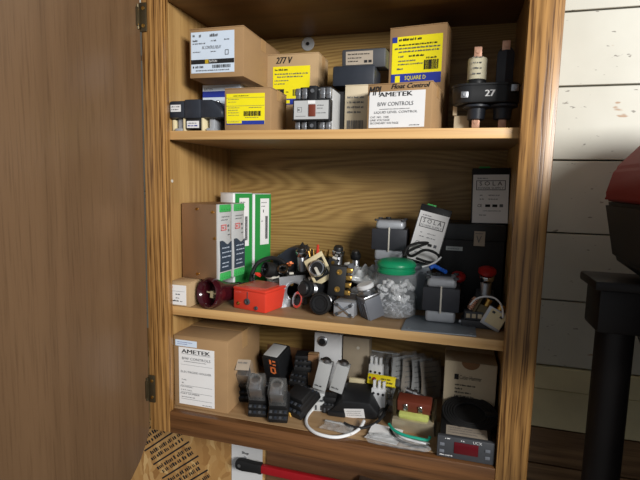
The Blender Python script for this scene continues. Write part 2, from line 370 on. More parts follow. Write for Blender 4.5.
mb = MB(); mb.box(.0894, .62, YW-.012, YW, -.62, -.2)
struct(mb.build('trim_2', BOARD_BROWN))
FLOORM = mat('grey_concrete', (120, 116, 110), .8, var=.15, nscale=4, bump=.2)
struct(MB().box(-2.4, 3.2, -3.6, .4, -ZO-.05, -ZO).build('floor', FLOORM))

# ================================================================== CABINET
cab = thing('wall_cabinet', 'oak wall cabinet with open door, its two shelves crowded with electrical parts', 'cabinet', (W/2, D/2, ZRB))
def cb(name, m, *boxes, bev=.001):
    b = MB()
    for x in boxes: b.box(*x, bev)
    return b.build(name, m, cab, world=True)
cb('side_panel', OAK_SIDE, (XL-.016, XL, .019, D+.008, ZRB, .62)); cb('side_panel', OAK_SIDE, (XR, XR+.016, .019, D+.008, ZRB, .62))
cb('back_panel', OAK_BACK, (XL, XR, D, D+.008, ZRB+.02, .62), bev=0)
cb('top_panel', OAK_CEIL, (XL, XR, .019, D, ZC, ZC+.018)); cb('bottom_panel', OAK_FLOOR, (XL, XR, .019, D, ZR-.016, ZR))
for a, b_ in ((Z1B, Z1), (Z2B, Z2)):
    sh = cb('shelf', OAK_FLOOR, (XL+.0005, XR-.0005, .0225, D, a, b_))
    b2 = MB(); b2.box(XL+.0005, XR-.0005, .0195, .0225, a, b_+.0002, .0008); b2.build('edge_band', OAK_EDGE, sh).location = -Vector((W/2, D/2, ZRB))
cb('stile', OAK_STILE, (-.051, -.005, 0, .019, ZRB, .65), bev=.002); cb('stile', OAK_STILE, (W, W+.049, 0, .019, ZRB-.2, .65), bev=.002)
cb('rail', OAK_RAIL, (-.005, W, .0005, .019, ZRB, ZR), bev=.002); cb('rail', OAK_RAIL, (-.005, W, .0005, .019, ZC+.004, .65), bev=.002)
# fender washers holding the cabinet to the wall
for (u, v) in ((308, 44), (506, 54)):
    c = P(u, v, y=D); b = MB(); b.lathe([(.004, 0), (.0145, 0), (.0155, .0008), (.0145, .0016), (.004, .0016)], c, (0, -1, 0), 28)
    w = b.build('fender_washer', LGREY if u < 400 else DGREY, cab, world=True)
    b = MB(); b.cyl(c+Vector((0, .001, 0)), c+Vector((0, -.004, 0)), .0042, seg=6); s_ = b.build('screw', BLK, w); s_.location = -Vector(cab.location)
# peg holes / shelf clip
c = P(169, 181, x=XL); MB().cyl((XL, .035, c.z), (XL+.0015, .035, c.z), .003).build('peg_plug', OFFW, cab, world=True)
# door
TH = R(100); dx, dy = math.cos(TH), -math.sin(TH); hx, hy = -.0512, -.0005
poly = [(0, .66), (0, -.30), (.010, -.328), (.026, -.356), (.05, -.383), (.09, -.41), (.16, -.43), (.58, -.435), (.58, .66)]
MD = Matrix(((dx, dy, 0, hx), (dy, -dx, 0, hy), (0, 0, 1, 0), (0, 0, 0, 1)))
door = MB().prism(poly, 0, .019, .003, M=MD).build('door', OAK_DOOR, cab, world=True)
for (u, v, hh) in ((143, 17, .052), (152, 389, .058)):
    c = P(u, v, y=-.003); b = MB()
    b.box(c.x-.008, c.x+.007, -.0035, .0, c.z-hh/2, c.z+hh/2, .0015)
    b.box(c.x-.010, c.x-.006, -.012, .0, c.z-hh*.32, c.z+hh*.32, .001)
    b.cyl((c.x-.009, -.006, c.z-hh*.42), (c.x-.009, -.006, c.z+hh*.42), .0035, seg=12)
    h = b.build('hinge', ABRONZE, cab, world=True)
    for k in (-.3, .3):
        q = MB(); q.lathe([(0, 0), (.0036, 0), (.003, .0012), (0, .0018)], (c.x+.0005, -.0034, c.z+k*hh), (0, -1, 0), 14); q.build('screw', BRASS, h).location = -Vector(cab.location)

# ================================================================== THINGS BELOW AND BESIDE
a = P(232, 446, y=YW-.006); b = P(265, 480, y=YW-.006)
t = thing('paper_sheet', 'white paper sheet pinned to the strand board under the cabinet', 'paper', (a.x+.045, YW-.0055, -.66))
MB().box(-.046, .044, -.0006, .0006, 0, .25).build('sheet', PAPER, t)
q = MB(); text(q, 'Shop', FR(0, -.0006, 0), -.016, P(243, 453, y=YW-.006).z+.66-.004, .020, .009, shear=.2, bold=.0004); q.build('printing', INK, t)
a = P(236, 463, y=.268); t = thing('hand_tool', 'red steel shaft tool with black rubber grip hung under the cabinet', 'tool', (a.x, .268, a.z))
sl = P(335, 484, y=.268); dr = Vector((sl.x-a.x, 0, sl.z-a.z)).normalized(); n_ = Vector((-dr.z, 0, dr.x))
pts = [(0, .006), (.004, .0125), (.02, .015), (.06, .0125), (.075, .0145), (.075, -.0145), (.06, -.0125), (.02, -.015), (.004, -.0125), (0, -.006)]
MB().prism([(p*dr.x+q*n_.x, p*dr.z+q*n_.z) for p, q in pts], -.009, .009, .004).build('grip', BLK_RUB, t)
MB().prism([(p*dr.x+q*n_.x, p*dr.z+q*n_.z) for p, q in [(.07, .011), (.34, .011), (.34, -.011), (.07, -.011)]], -.007, .007, .003).build('shaft', RED_H, t)
MB().prism([(p*dr.x+q*n_.x, p*dr.z+q*n_.z) for p, q in [(.33, .03), (.40, .022), (.42, 0), (.40, -.022), (.33, -.03)]], -.012, .012, .003).build('head', STEEL, t)
c = dr*.013; MB().cyl((c.x, -.0095, c.z), (c.x, .030, c.z), .0045, seg=14).build('hanging_nail', STEEL, t)
# red and black machine on its stand
t = thing('machine_housing', 'red and black tapered machine housing on black stand beside the cabinet', 'machine', (.92, .05, .068))
def loft(name, m, secs, par, bev=.006):
    """secs: list of (z, x0, x1, y0, y1) rectangles"""
    bm_ = bmesh.new(); rings = []
    for z, x0, x1, y0, y1 in secs:
        k = min(.03, (x1-x0)*.2)
        rings.append([bm_.verts.new(p) for p in ((x0+k, y0, z), (x1-k, y0, z), (x1, y0+k, z), (x1, y1-k, z), (x1-k, y1, z), (x0+k, y1, z), (x0, y1-k, z), (x0, y0+k, z))])
    for A, B in zip(rings, rings[1:]):
        for i in range(8): bm_.faces.new((A[i], A[(i+1) % 8], B[(i+1) % 8], B[i]))
    bm_.faces.new(rings[0][::-1]); bm_.faces.new(rings[-1]); bmesh.ops.recalc_face_normals(bm_, faces=bm_.faces)
    bmesh.ops.bevel(bm_, geom=bm_.edges[:], offset=bev, segments=2, affect='EDGES')
    o = MB(); o._add(bm_); return o.build(name, m, par)
ox, oz = .92, .068
loft('lower_body', MACH_BLK, [(0, -.085, .25, -.42, .07), (.03, -.125, .25, -.45, .10), (.124, -.142, .26, -.46, .110)], t)
loft('red_cover', RED_M, [(.125, -.142, .265, -.465, .11), (.134, -.143, .265, -.465, .112), (.180, -.134, .25, -.43, .105), (.240, -.088, .2, -.36, .08), (.30, .0, .15, -.30, .02)], t)
t = thing('machine_stand', 'black tubular stand with flared collar carrying the red machine', 'stand', (.805, .09, -ZO))
zt = .068+ZO
MB().cyl((0, 0, 0), (-.003, 0, zt-.03), .029, seg=28, bev=.002).build('post', MACH_BLK, t)
b = MB(); b.box(-.042, .034, -.04, .04, zt-.088, zt-.014, .006); b.box(-.052, .30, -.05, .05, zt-.016, zt, .004); b.build('collar', MACH_BLK, t)
b = MB(); b.prism([(.03, zt-.016), (.30, zt-.016), (.30, zt-.03), (.17, zt-.225), (.10, zt-.235), (.07, zt-.17), (.03, zt-.085)], -.03, .03, .004); b.build('brace', MACH_BLK, t)
MB().box(.16, .52, -.62, .08, 0, zt-.03, .01).build('added_shade_box', MACH_BLK, t)  # unseen box, added to block lamp light from the lower right
b = MB(); b.box(-.2, .3, -.03, .03, 0, .02, .004); b.box(-.03, .03, -.3, .15, 0, .021, .004); b.build('foot', MACH_BLK, t)

# ================================================================== TOP SHELF
# control transformer at the far left
x0, x1, h = fbox(168.5, 222, 99, 115, .024, Z1)
t = thing('control_transformer', 'black control transformer with white tags at left end of the top shelf', 'transformer', ((x0+x1)/2, .064, Z1))
w = x1-x0
b = MB(); b.box(-w/2, -w/2+.036, -.038, .03, h*.42, h*.97, .004); b.box(-w/2+.034, -w/2+.069, -.04, .034, h*.40, h, .003)
b.prism([(-w/2+.067, h*.42), (w/2, h*.42), (w/2, h*.62), (w/2-.022, h*.98), (-w/2+.067, h*.98)], -.038, .03, .003); b.build('terminal_block', BLK_B, t)
MB().box(-w/2+.036, -w/2+.068, -.038, .034, .004, h*.42, .003).build('coil', BLK_M, t)
for k in (.031, .0705):
    MB().box(-w/2+k-.003, -w/2+k+.002, -.034, .03, .0, h*.45, .001).build('core_plate', CREAM, t)
for k in (.018, .086):
    b = MB(); b.box(-w/2+k-.008, -w/2+k+.008, -.034, .03, 0, .006, .001); b.box(-w/2+k-.006, -w/2+k+.006, -.026, .022, .004, h*.45, .002); b.build('mounting_foot', ALU, t)
MB().box(-w/2, -w/2+.007, -.028, .02, 0, h*.4, .002).build('end_plate', CREAM, t)
sticker(t, FR(-w/2+.004, -.0382, h*.62), .022, .013, PAPER, [(INK_G, 'g', .1, .6, .8, .25), (INK_G, 'g', .1, .2, .8, .25)])
sticker(t, FR(-w/2+.039, -.0382, h*.10), .026, .013, PAPER, [(INK_G, 'g', .1, .58, .8, .22), (BLUE, 'g', .1, .2, .8, .25)])
for k in (.012, .05, .09): 
    q = MB(); q.cyl((-w/2+k, -.01, h*.94), (-w/2+k, -.01, h*1.02), .004, seg=12, bev=.001); q.build('terminal_screw', STEEL, t)
# carton with white label resting on the white-blue carton
x0, x1, _ = fbox(189.5, 243.5, 27, 52, .05, Z1); zb = P(216, 77.5, y=.05).z; h = P(216, 27, y=.05).z-zb
t = carton('relay_carton', 'brown carton with white label and black stripe, stacked highest on the top shelf', ((x0+x1)/2, .145, zb), 0, x1-x0, .19, h)
w = x1-x0
sticker(t, FR(-w/2+.004, -.0952, h*.10), w*.80, h*.82, PAPER_B, [
 (INK, 'r', 0, .22, 1, .11), (GOLD, 'r', .33, .225, .08, .1), (INK_W, 't', 'EATON', .43, .25, .18, .055),
 (INK_G, 't', 'AC CONTROL RELAY', .27, .58, .44, .075), (INK_G, 'g', .05, .88, .08, .07), (INK_G, 'g', .2, .86, .1, .09), (INK_G, 'g', .45, .86, .2, .09), (INK_G, 'g', .05, .76, .16, .06), (INK_G, 'g', .48, .75, .14, .05), (INK_G, 'g', .78, .77, .12, .04), (INK_G, 'g', .05, .7, .3, .04),
 (INK_G, 'g', .05, .5, .2, .03), (INK_G, 'g', .47, .5, .15, .03), (INK_G, 'f', .8, .42, .08, .12), (INK, 'g', .04, .11, .26, .08), (INK, 'b', .5, .11, .42, .08), (INK_G, 'g', .12, .04, .8, .04)])
# white and blue carton beneath
x0, x1, _ = fbox(203, 240.5, 77, 100, .115, Z1)
t = carton('contactor_carton', 'white and blue carton under the brown one with black-striped label', ((x0+x1)/2, .17, Z1), 0, x1-x0, .11, zb-Z1, WHITE_P, tape=False)
w = x1-x0; h = zb-Z1
sticker(t, FR(-w/2, -.0552, 0), w, h, PAPER_B, [(BLUE, 'r', 0, .76, 1, .12), (INK_G, 't', 'EATON', .05, .90, .22, .05), (BLUE, 'g', .07, .64, .25, .05), (INK, 'r', .08, .50, .09, .08), (INK_G, 'g', .22, .50, .3, .035), (BLUE, 'g', .07, .22, .3, .04)])
# yellow label carton in front
x0, x1, h = fbox(224.5, 271, 87.5, 110, .027, Z1); w = x1-x0
t = carton('starter_carton', 'small brown carton with yellow and blue label at the front of the top shelf', ((x0+x1)/2, .068, Z1), 0, w, .082, h)
SQD = lambda: [(BLUE, 'r', 0, 0, 1, .125), (YELLOW, 'r', .01, .035, .40, .085), (INK_G, 'g', .04, .075, .3, .03), (INK, 'g', .2, .91, .4, .035), (INK_G, 'r', 0, .86, 1, .008), (INK_G, 'g', .05, .80, .3, .03), (INK_G, 'g', .05, .72, .22, .025), (INK_G, 'r', 0, .60, 1, .008),
 (INK_G, 'g', .05, .53, .3, .03), (INK_G, 'g', .6, .53, .35, .03), (INK_G, 'g', .05, .45, .26, .03), (INK_G, 'g', .05, .37, .3, .03), (INK_G, 'g', .05, .29, .3, .025), (INK, 'b', .47, .27, .44, .16), (INK_G, 'g', .5, .21, .35, .03)]
sticker(t, FR(-w/2+.0045, -.0413, h*.145), w*.82, h*.72, YELLOW, SQD())
# 277 V carton behind
x0, x1, h = fbox(263, 318, 53, 75, .165, Z1); w = x1-x0
t = carton('voltage_carton', 'brown carton with yellow label and handwritten 277 V on the top shelf', ((x0+x1)/2, .205, Z1), 0, w, .075, h, KRAFT_L)
sticker(t, FR(-w/2+.022, -.0377, h*.47), w*.67, h*.38, YELLOW, [(INK, 'g', .05, .86, .4, .08), (INK_G, 'g', .05, .74, .9, .06), (INK_G, 'g', .12, .65, .7, .06), (INK_G, 'g', .05, .54, .4, .05), (INK_G, 'g', .05, .44, .3, .05), (INK, 'r', .03, .06, .28, .24), (YELLOW, 't', 'UL', .08, .1, .16, .16), (INK, 'b', .55, .08, .38, .2), (INK, 'g', .36, .18, .12, .06)])
sticker(t, FR(-w/2+.022, -.0377, h*.40), w*.67, h*.065, BLUE, [(YELLOW, 'r', .02, .2, .45, .6)], name='blue_strip')
q = MB(); text(q, '277 V', FR(0, -.0376, 0), -.032, h*.885, .036, .013, shear=.25, bold=.0006); q.build('handwriting', INK, t)
# contactor
x0, x1, h = fbox(293, 330.5, 84, 107, .035, Z1); w = x1-x0
t = thing('motor_contactor', 'grey and black motor contactor standing between cartons on the top shelf', 'contactor', ((x0+x1)/2, .085, Z1))
b = MB(); b.box(-w/2+.002, w/2, -.034, .05, 0, h*.93, .002); b.build('housing', LGREY, t)
b = MB(); b.box(-w/2+.01, w/2+.012, .02, .056, 0, h*.99, .002); b.box(-w/2+.006, w/2-.004, -.03, .02, h*.9, h*.99, .002); b.build('rear_base', BLK_M, t)
b = MB(); b.box(-w/2, w/2, -.052, -.034, h*.21, h*.68, .002); b.box(-.007, .008, -.047, -.03, -.000, h*.98, .002); b.build('front_frame', BLK, t)
sticker(t, FR(-w/2+.003, -.0522, h*.245), w-.006, h*.40, LGREY, [(INK, 'f', .1, .38, .13, .26), (INK_G, 'g', .12, .45, .09, .12), (PAPER, 'r', .40, .82, .22, .18), (INK_G, 'g', .68, .7, .2, .07), (INK_G, 'g', .68, .55, .16, .06), (INK_G, 'g', .65, .3, .28, .06), (INK_G, 'r', .05, .15, .3, .02)], name='face_plate')
MB().box(-.0045, .0085, -.0545, -.05, h*.30, h*.56, .001).build('indicator', TERM_B, t)
for zz in (0, 1):
    for k in (-.4, -.22, .26, .42):
        z0_, z1_ = (h*.70, h*.93) if zz else (0.0, h*.20)
        q = MB(); q.box(w*k-.0045, w*k+.0045, -.044, -.03, z0_, z1_, .001); q.cyl((w*k, -.044, (z0_+z1_)/2), (w*k, -.047, (z0_+z1_)/2), .0035, seg=12); q.build('terminal', STEEL, t)
    q = MB(); q.cyl((0.0005, -.047, h*(.86 if zz else .11)), (.0005, -.0495, h*(.86 if zz else .11)), .0035, seg=12); q.build('post_screw', STEEL, t)
# cream carton and black relay on it
x0, x1, h = fbox(344.5, 372, 84.5, 108, .10, Z1); w = x1-x0
cx = (x0+x1)/2
t = carton('cream_carton', 'cream carton with printed side between the contactor and the float control box', (cx, .145, Z1), 0, w, .09, h, CREAM_C, tape=False)
q = MB(); Mf = FR(0, -.0452, 0)
for k, s in enumerate(('', '', '', '')): greek(q, Mf, -w*.4, h*(.72-k*.1), w*.6, h*.055)
bars(q, Mf, -w*.4, h*.08, w*.6, h*.2); q.build('printing', INK_G, t)
zt = Z1+h
t = thing('relay_module', 'black relay module lying on the cream carton on the top shelf', 'relay', (P(357, 75, y=.12).x, .145, zt))
b = MB(); b.box(-.046, .036, -.035, .035, 0, .038, .004); b.build('housing', BLK_B, t)
MT = Matrix.Translation((.012, .004, .0375)) @ Matrix.Rotation(R(6), 4, 'X')
b = MB(); b.box(-.042, .042, -.03, .03, 0, .034, .003, M=MT); b.build('top_module', DGREY, t)
sticker(t, MT @ FR(-.034, -.0302, .006), .052, .024, PAPER_D, [(INK, 'g', .08, .72, .8, .14), (INK, 'g', .08, .45, .5, .12), (INK, 'g', .08, .2, .4, .12), (INK, 'r', .68, .12, .12, .2), (INK, 'r', .84, .12, .12, .2)])
# float control carton, AMETEK
c0 = P(366, 110, y=.03); c1 = P(432, 107, y=.025); w = .112; h = P(398, 82, y=.03).z-Z1; rz = -7
fc = Vector(((c0.x+c1.x)/2, .033, 0)); ax = Vector((math.sin(R(-rz)), math.cos(R(rz)), 0))
d = .105; ctr = fc+ax*d/2; w = (c1.x-c0.x)/math.cos(R(rz))
t = carton('float_control_carton', 'brown carton with white liquid level control label and black handwriting on top shelf', (ctr.x, ctr.y, Z1), rz, w, d, h)
sticker(t, FR(-w/2+.004, -d/2-.0002, h*.05), w*.86, h*.77, PAPER, [
 (INK, 'B', 'AMETEK', .18, .86, .60, .12), (INK_G, 't', 'B/W CONTROLS', .16, .60, .64, .11), (INK_G, 'g', .2, .50, .55, .03), (INK_G, 't', 'LIQUID LEVEL CONTROL', .10, .385, .78, .075),
 (INK_G, 't', 'CAT. NO.  1500', .03, .27, .34, .055), (INK_G, 't', 'LINE VOLTAGE', .03, .185, .36, .055), (INK_G, 't', 'SECONDARY VOLTAGE', .03, .10, .52, .055), (INK_G, 'g', .74, .04, .2, .035)])
q = MB(); Mf = FR(0, -d/2-.0004, 0); text(q, 'MPI', Mf, -w*.48, h*.75, w*.20, h*.19, shear=.3, bold=.0003); text(q, 'Float Control', Mf, -w*.12, h*.87, w*.58, h*.10, shear=.3, bold=.0003); q.build('handwriting', INK, t)
# tall carton, SQUARE D
rz = -7; c0 = P(389, 55, y=.165); c1 = P(446, 55, y=.158); h = P(415, 25, y=.16).z-Z1; w = (c1.x-c0.x)/math.cos(R(rz)); d = .07
fc = (c0+c1)/2; ctr = fc+Vector((math.sin(R(-rz)), math.cos(R(rz)), 0))*d/2
t = carton('breaker_carton', 'tall brown carton with large yellow and blue label behind the float control carton', (ctr.x, ctr.y, Z1), rz, w, d, h)
sticker(t, FR(-w/2+.006, -d/2-.0002, h*.485), w*.88, h*.425, YELLOW, [
 (BLUE, 'r', 0, 0, 1, .22), (YELLOW, 't', 'SQUARE D', .28, .07, .42, .10), (YELLOW, 'r', .08, .04, .10, .14), (BLUE, 'r', 0, .88, .1, .12), (INK, 'g', .14, .9, .5, .07), (INK, 'g', .14, .8, .8, .045), (INK_G, 'g', .06, .73, .9, .045), (INK_G, 'g', .14, .66, .85, .045),
 (INK_G, 'g', .14, .56, .1, .05), (INK, 'g', .35, .56, .3, .05), (INK_G, 'g', .14, .47, .35, .04), (INK_G, 'g', .14, .40, .5, .04), (INK, 'b', .66, .28, .28, .2), (INK, 'g', .7, .5, .2, .05), (INK_G, 'g', .12, .3, .15, .05)])
# fuse block
cx = P(487, 105, y=.09).x
t = thing('fuse_block', 'black two pole fuse block marked 27 at right end of the top shelf', 'fuse block', (cx, .095, Z1))
z_ = lambda v: P(487, v, y=.075).z-Z1
X_ = lambda u, v=95: P(u, v, y=.075).x-cx
zb0, zb1 = z_(103), z_(84)
pl = []
xl, xr = X_(452), X_(521); rr = .03
for k in range(24):
    a = 2*math.pi*k/24; cx_ = (xr-rr) if math.cos(a) > 0 else (xl+rr)
    pl.append((cx_+rr*math.cos(a), rr*.95*math.sin(a)))
b = MB(); MX = Matrix(((1, 0, 0, 0), (0, 0, 1, 0), (0, 1, 0, 0), (0, 0, 0, 1)))
b.prism(pl, zb0, zb1, .003, M=MX); b.prism([(x*1.02, y*1.04) for x, y in pl], zb1-.003, zb1+.001, .001, M=MX)
base = b.build('molded_base', BLK, t)
q = MB(); text(q, '27', FR(X_(487.5)-.004, -.0290, (zb0+zb1)/2-.006), 0, 0, .0150, .0105, bold=.0007); q.build('printing', INK_W, base)
for u, v in ((464.5, 95), (514, 89.5)):
    q = MB(); q.box(X_(u)-.006, X_(u)+.006, -.030, -.022, z_(v)-.0055, z_(v)+.0055, .001); q.cyl((X_(u), -.030, z_(v)), (X_(u), -.032, z_(v)), .003, seg=10); q.build('side_terminal', STEEL, t)
for i, u in enumerate((477, 504)):
    x = X_(u, 105)
    b = MB(); b.lathe([(.0, z_(104)), (.024, z_(104)), (.024, z_(106)), (.0155, z_(107.5)), (.0145, z_(118)), (.010, z_(119)), (0, z_(119))], (x, 0, 0)); b.build('bushing', BLK_B, t)
    b = MB(); b.box(x-.0065, x+.0065, -.008, -.003, z_(127), z_(116), .001); b.cyl((x, -.008, z_(120.5)), (x, -.0095, z_(120.5)), .004, seg=12); b.box(x-.006, x+.006, -.004, .012, 0, z_(118), .001); b.build('copper_lug', COPPER, t)
xa, xb = X_(477.5, 70), X_(506, 66)
f = thing('fuse_cartridge', 'cream paper wrapped cartridge fuse standing on the fuse block', 'fuse', (cx+xa, .095, Z1+zb1+.001))
H = z_(56)-zb1
b = MB(); b.lathe([(0, .008), (.0152, .008), (.0158, .010), (.0158, H-.002), (.015, H), (0, H)]); tb = b.build('fuse_tube', CERAM, f)
MB().lathe([(0, 0), (.0165, 0), (.0165, .008), (.0155, .010), (0, .010)]).build('lower_cap', BLK, f)
b = MB(); b.box(-.0065, .0065, -.002, .002, H-.002, H+.020, .001); b.cyl((0, -.002, H+.012), (0, -.0035, H+.012), .0035, seg=10); b.build('blade', COPPER, f)
q = MB()
for k in range(4): greek(q, FR(0, -.0163, H*.35+k*.009), -.008, 0, .016, .004, mi=0)
q.build('printing', INK_G, tb)
f = thing('hexagonal_fuse', 'black hexagonal fuse standing on right side of the fuse block', 'fuse', (cx+xb, .095, Z1+zb1+.001))
H = z_(50)-zb1
MB().lathe([(0, 0), (.0155, 0), (.0155, H-.004), (.0135, H), (0, H)], seg=6, a0=R(30)).build('fuse_body', BLK_B, f)
b = MB(); b.box(-.0065, .0065, -.002, .002, H-.002, H+.018, .001); b.cyl((0, -.002, H+.01), (0, -.0035, H+.01), .0035, seg=10); b.build('blade', COPPER, f)
xm = X_(457, 115)
b = MB(); b.box(X_(454, 115), X_(470, 115), .018, .021, 0, z_(112), .001); b.box(X_(453.5), X_(458), .014, .021, z_(112), z_(92), .001); b.box(X_(456), X_(518), .021, .024, 0, .004, .0005); b.build('mounting_bracket', CREAM_C, t)

# ================================================================== MIDDLE SHELF
# small carton at left front
YP = .05
a = P(171, 300, y=.022); x0, x1 = XL+.003, P(190, 300, y=.022).x; h = P(218, 281.5, y=YP).z-Z2-.0005
t = carton('small_carton', 'small pale carton with white label in left corner of the middle shelf', ((x0+x1)/2, .062, Z2), 0, x1-x0, .08, h, KRAFT_L, tape=False)
w = x1-x0
sticker(t, FR(-w/2+.001, -.0402, h*.06), w*.78, h*.8, PAPER, [(INK_R, 'g', .04, .84, .12, .1), (INK_G, 'g', .3, .5, .3, .08), (INK_G, 'g', .3, .32, .25, .06), (INK, 'g', .06, .16, .45, .1), (INK_G, 'g', .6, .16, .2, .06), (INK_G, 'r', 0, .68, .9, .012)])
hs = h
# cartons green and white
pA = P(233, 230, y=.166); pB = P(270, 230, y=.272); dv = Vector((pB.x-pA.x, pB.y-pA.y, 0)); ang = math.degrees(math.atan2(dv.x, dv.y)); L = dv.length
sx = Vector((math.cos(R(ang)), -math.sin(R(ang)), 0)); sy = dv.normalized(); dd = L/2-.001
hG = P(233, 193, y=.166).z-Z2; wG = (pA.x-XL-.006-.055*math.sin(R(ang)))/math.cos(R(ang))
def greenbox(label, k):
    c = Vector((pA.x, pA.y, Z2))+sy*(dd/2+k*(dd+.002))-sx*(wG/2)
    if k: c += sx*.0015
    t = carton('green_carton', label, c, -ang, wG, dd, hG-.002*k, WHITE_P, group='green and white cartons on the middle shelf', tape=False)
    h = hG-.002*k
    b = MB(); b.box(wG/2-.0003, wG/2+.0007, -dd/2+.006, dd/2, .0, h-.001); b.build('green_side', GREEN, t)
    sticker(t, RT(wG/2+.0007, -dd/2+.018+.004*k, h*.46), dd*.5, h*.49, PAPER, [(INK_G, 'b', .55, .12, .3, .5), (INK_G, 'g', .1, .9, .6, .03), (INK_G, 'g', .1, .82, .5, .03), (INK_G, 'g', .1, .5, .3, .03), (INK, 'r', .3, .7, .08, .06)])
greenbox('green and white carton standing directly behind the two power supplies', 0)
greenbox('green and white carton, rearmost of the two behind the power supplies', 1)
# DIN rail power supplies
pf = P(217.5, 243, y=YP); zb = Z2+hs+.0005; zt = P(217, 204.5, y=YP).z; hP = zt-zb; angP = 7
pd = Vector((math.sin(R(angP)), math.cos(R(angP)), 0)); px_ = Vector((math.cos(R(angP)), -math.sin(R(angP)), 0)); wP = pf.x-XL-.004; dP = .048
def psu(label, k):
    c = Vector((pf.x, pf.y, zb))+pd*(dP/2+k*(dP+.003))-px_*(wP/2)
    t = thing('power_supply', label, 'power supply', c, (0, 0, -angP), 'rail power supplies on the middle shelf')
    MB().box(-wP/2, wP/2-.003, -dP/2, dP/2, 0, hP, .0015).build('metal_case', ALU_REFL, t)
    y0 = -dP/2+.001; ww = dP-.002
    b = MB(); b.prism([(wP/2-.004, 0), (wP/2+.001, 0), (wP/2+.003, hP*.3), (wP/2-.0005, hP*.55), (wP/2+.001, hP), (wP/2-.004, hP)], y0, y0+ww, .0008); b.build('front_panel', LGREY, t)
    # dark lower panel with a wavy top
    q = MB(); n = 12; x = wP/2+.0036
    pts = [(y0+ww*(.08+.84*i/n), hP*(.50+.03*math.sin(i/n*5.5+1))) for i in range(n+1)]
    q.prism([(y0+ww*.08, hP*.12)]+[(y0+ww*.92, hP*.12)]+pts[::-1], 0, .0012, M=Matrix(((0, 1, 0, x), (1, 0, 0, 0), (0, 0, 1, 0), (0, 0, 0, 1)))); pn = q.build('lower_panel', NAVY, t)
    q = MB(); M = RT(x+.0012, y0, 0)
    for zz, ww_ in ((.42, .6), (.36, .7), (.30, .7), (.22, .5), (.17, .5)): greek(q, M, ww*.18, hP*zz, ww*ww_, hP*.022)
    q.build('printing', PAPER_B, pn)
    for z0, z1 in ((.0, .10), (.90, .995)):
        q = MB(); q.box(wP/2-.001, wP/2+.004, y0+ww*.1, y0+ww*.9, hP*z0, hP*z1, .001)
        for i in range(4): q.cyl((wP/2+.004, y0+ww*(.2+.2*i), hP*(z0+z1)/2), (wP/2+.0055, y0+ww*(.2+.2*i), hP*(z0+z1)/2), .0032, seg=10)
        q.build('terminal_strip', GREEN_T, t)
    q = MB(); M = RT(wP/2+.003, y0, 0); frame(q, M, ww*.18, hP*.66, ww*.38, hP*.075, .0016); greek(q, M, ww*.24, hP*.68, ww*.26, hP*.035); q.build('printing', INK_R, t)
    q = MB(); M = RT(wP/2+.003, y0, 0); greek(q, M, ww*.2, hP*.83, ww*.6, hP*.018); greek(q, M, ww*.2, hP*.79, ww*.5, hP*.018); rect(q, M, ww*.68, hP*.70, ww*.08, hP*.03); rect(q, M, ww*.72, hP*.64, ww*.05, hP*.03); rect(q, M, ww*.72, hP*.59, ww*.12, hP*.012); q.build('marking', INK_G, t)
    for xx, zz in ((-.005, .93), (.033, .90), (.038, .56), (-.005, .07)) if k == 0 else ():
        q = MB(); q.cyl((xx, -dP/2, hP*zz), (xx, -dP/2-.0015, hP*zz), .003, seg=12); q.build('case_screw', BRASS, t)
psu('reflection-tinted metal power supply, nearest of two beside the left wall of the middle shelf', 0)
psu('reflection-tinted metal power supply, rear of two beside the green cartons', 1)
# ------------------------------------------------------------------ small part builders
def pilot(name, label, tip, d, r, L, cap, bez, style='flush', block=BLK, bw=.03, group=None, cat='switch', roll=0):
    """panel switch: tip = centre of its face, d = way it faces, L = overall length"""
    d = Vector(d).normalized(); tip = Vector(tip)
    t = thing(name, label, cat, tip-d*L, aim(d, roll), group)
    bl = L*.5
    b = MB(); b.box(-bw/2, bw/2, -bw/2, bw/2, 0, bl, .002)
    for k in (-.28, .28): b.box(bw/2-.001, bw/2+.002, bw*k-.004, bw*k+.004, bl*.2, bl*.8, .0008); b.box(-bw/2-.002, -bw/2+.001, bw*k-.004, bw*k+.004, bl*.2, bl*.8, .0008)
    b.build('contact_block', block, t)
    b = MB(); pr = [(0, bl-.001), (r*.7, bl-.001)]; z = bl
    while z < L-.012: pr += [(r*.74, z), (r*.68, z+.0011)]; z += .0022
    pr += [(r*.7, L-.010), (0, L-.010)]; b.lathe(pr, seg=20); b.build('barrel', STEEL, t)
    MB().lathe([(r*.62, L-.013), (r*.92, L-.013), (r, L-.010), (r, L-.004), (r*.93, L-.0015), (r*.80, L-.001), (r*.78, L-.004), (r*.62, L-.004)], seg=28).build('bezel', bez, t)
    b = MB()
    if style == 'flush': b.lathe([(0, L-.003), (r*.5, L-.0025), (r*.7, L-.002), (r*.77, L-.004), (r*.77, L-.010)], seg=24)
    elif style == 'recess': b.lathe([(0, L-.005), (r*.5, L-.0055), (r*.52, L-.0035), (r*.72, L-.003), (r*.77, L-.005), (r*.77, L-.011)], seg=24)
    elif style == 'mushroom': b.lathe([(0, L+.014), (r*.7, L+.0125), (r*1.15, L+.009), (r*1.2, L+.004), (r*.7, L+.002), (r*.6, L-.008)], seg=24)
    elif style == 'raised': b.lathe([(0, L+.006), (r*.6, L+.006), (r*.72, L+.004), (r*.76, L-.008)], seg=24)
    elif style == 'lever': b.lathe([(0, L-.002), (r*.72, L-.003), (r*.76, L-.008)], seg=24)
    c = b.build('cap', cap, t)
    if style == 'lever': MB().box(-.0025, .0025, -.001, r*1.0, L-.002, L+.006, .001).build('lever', OFFW, t)
    return t
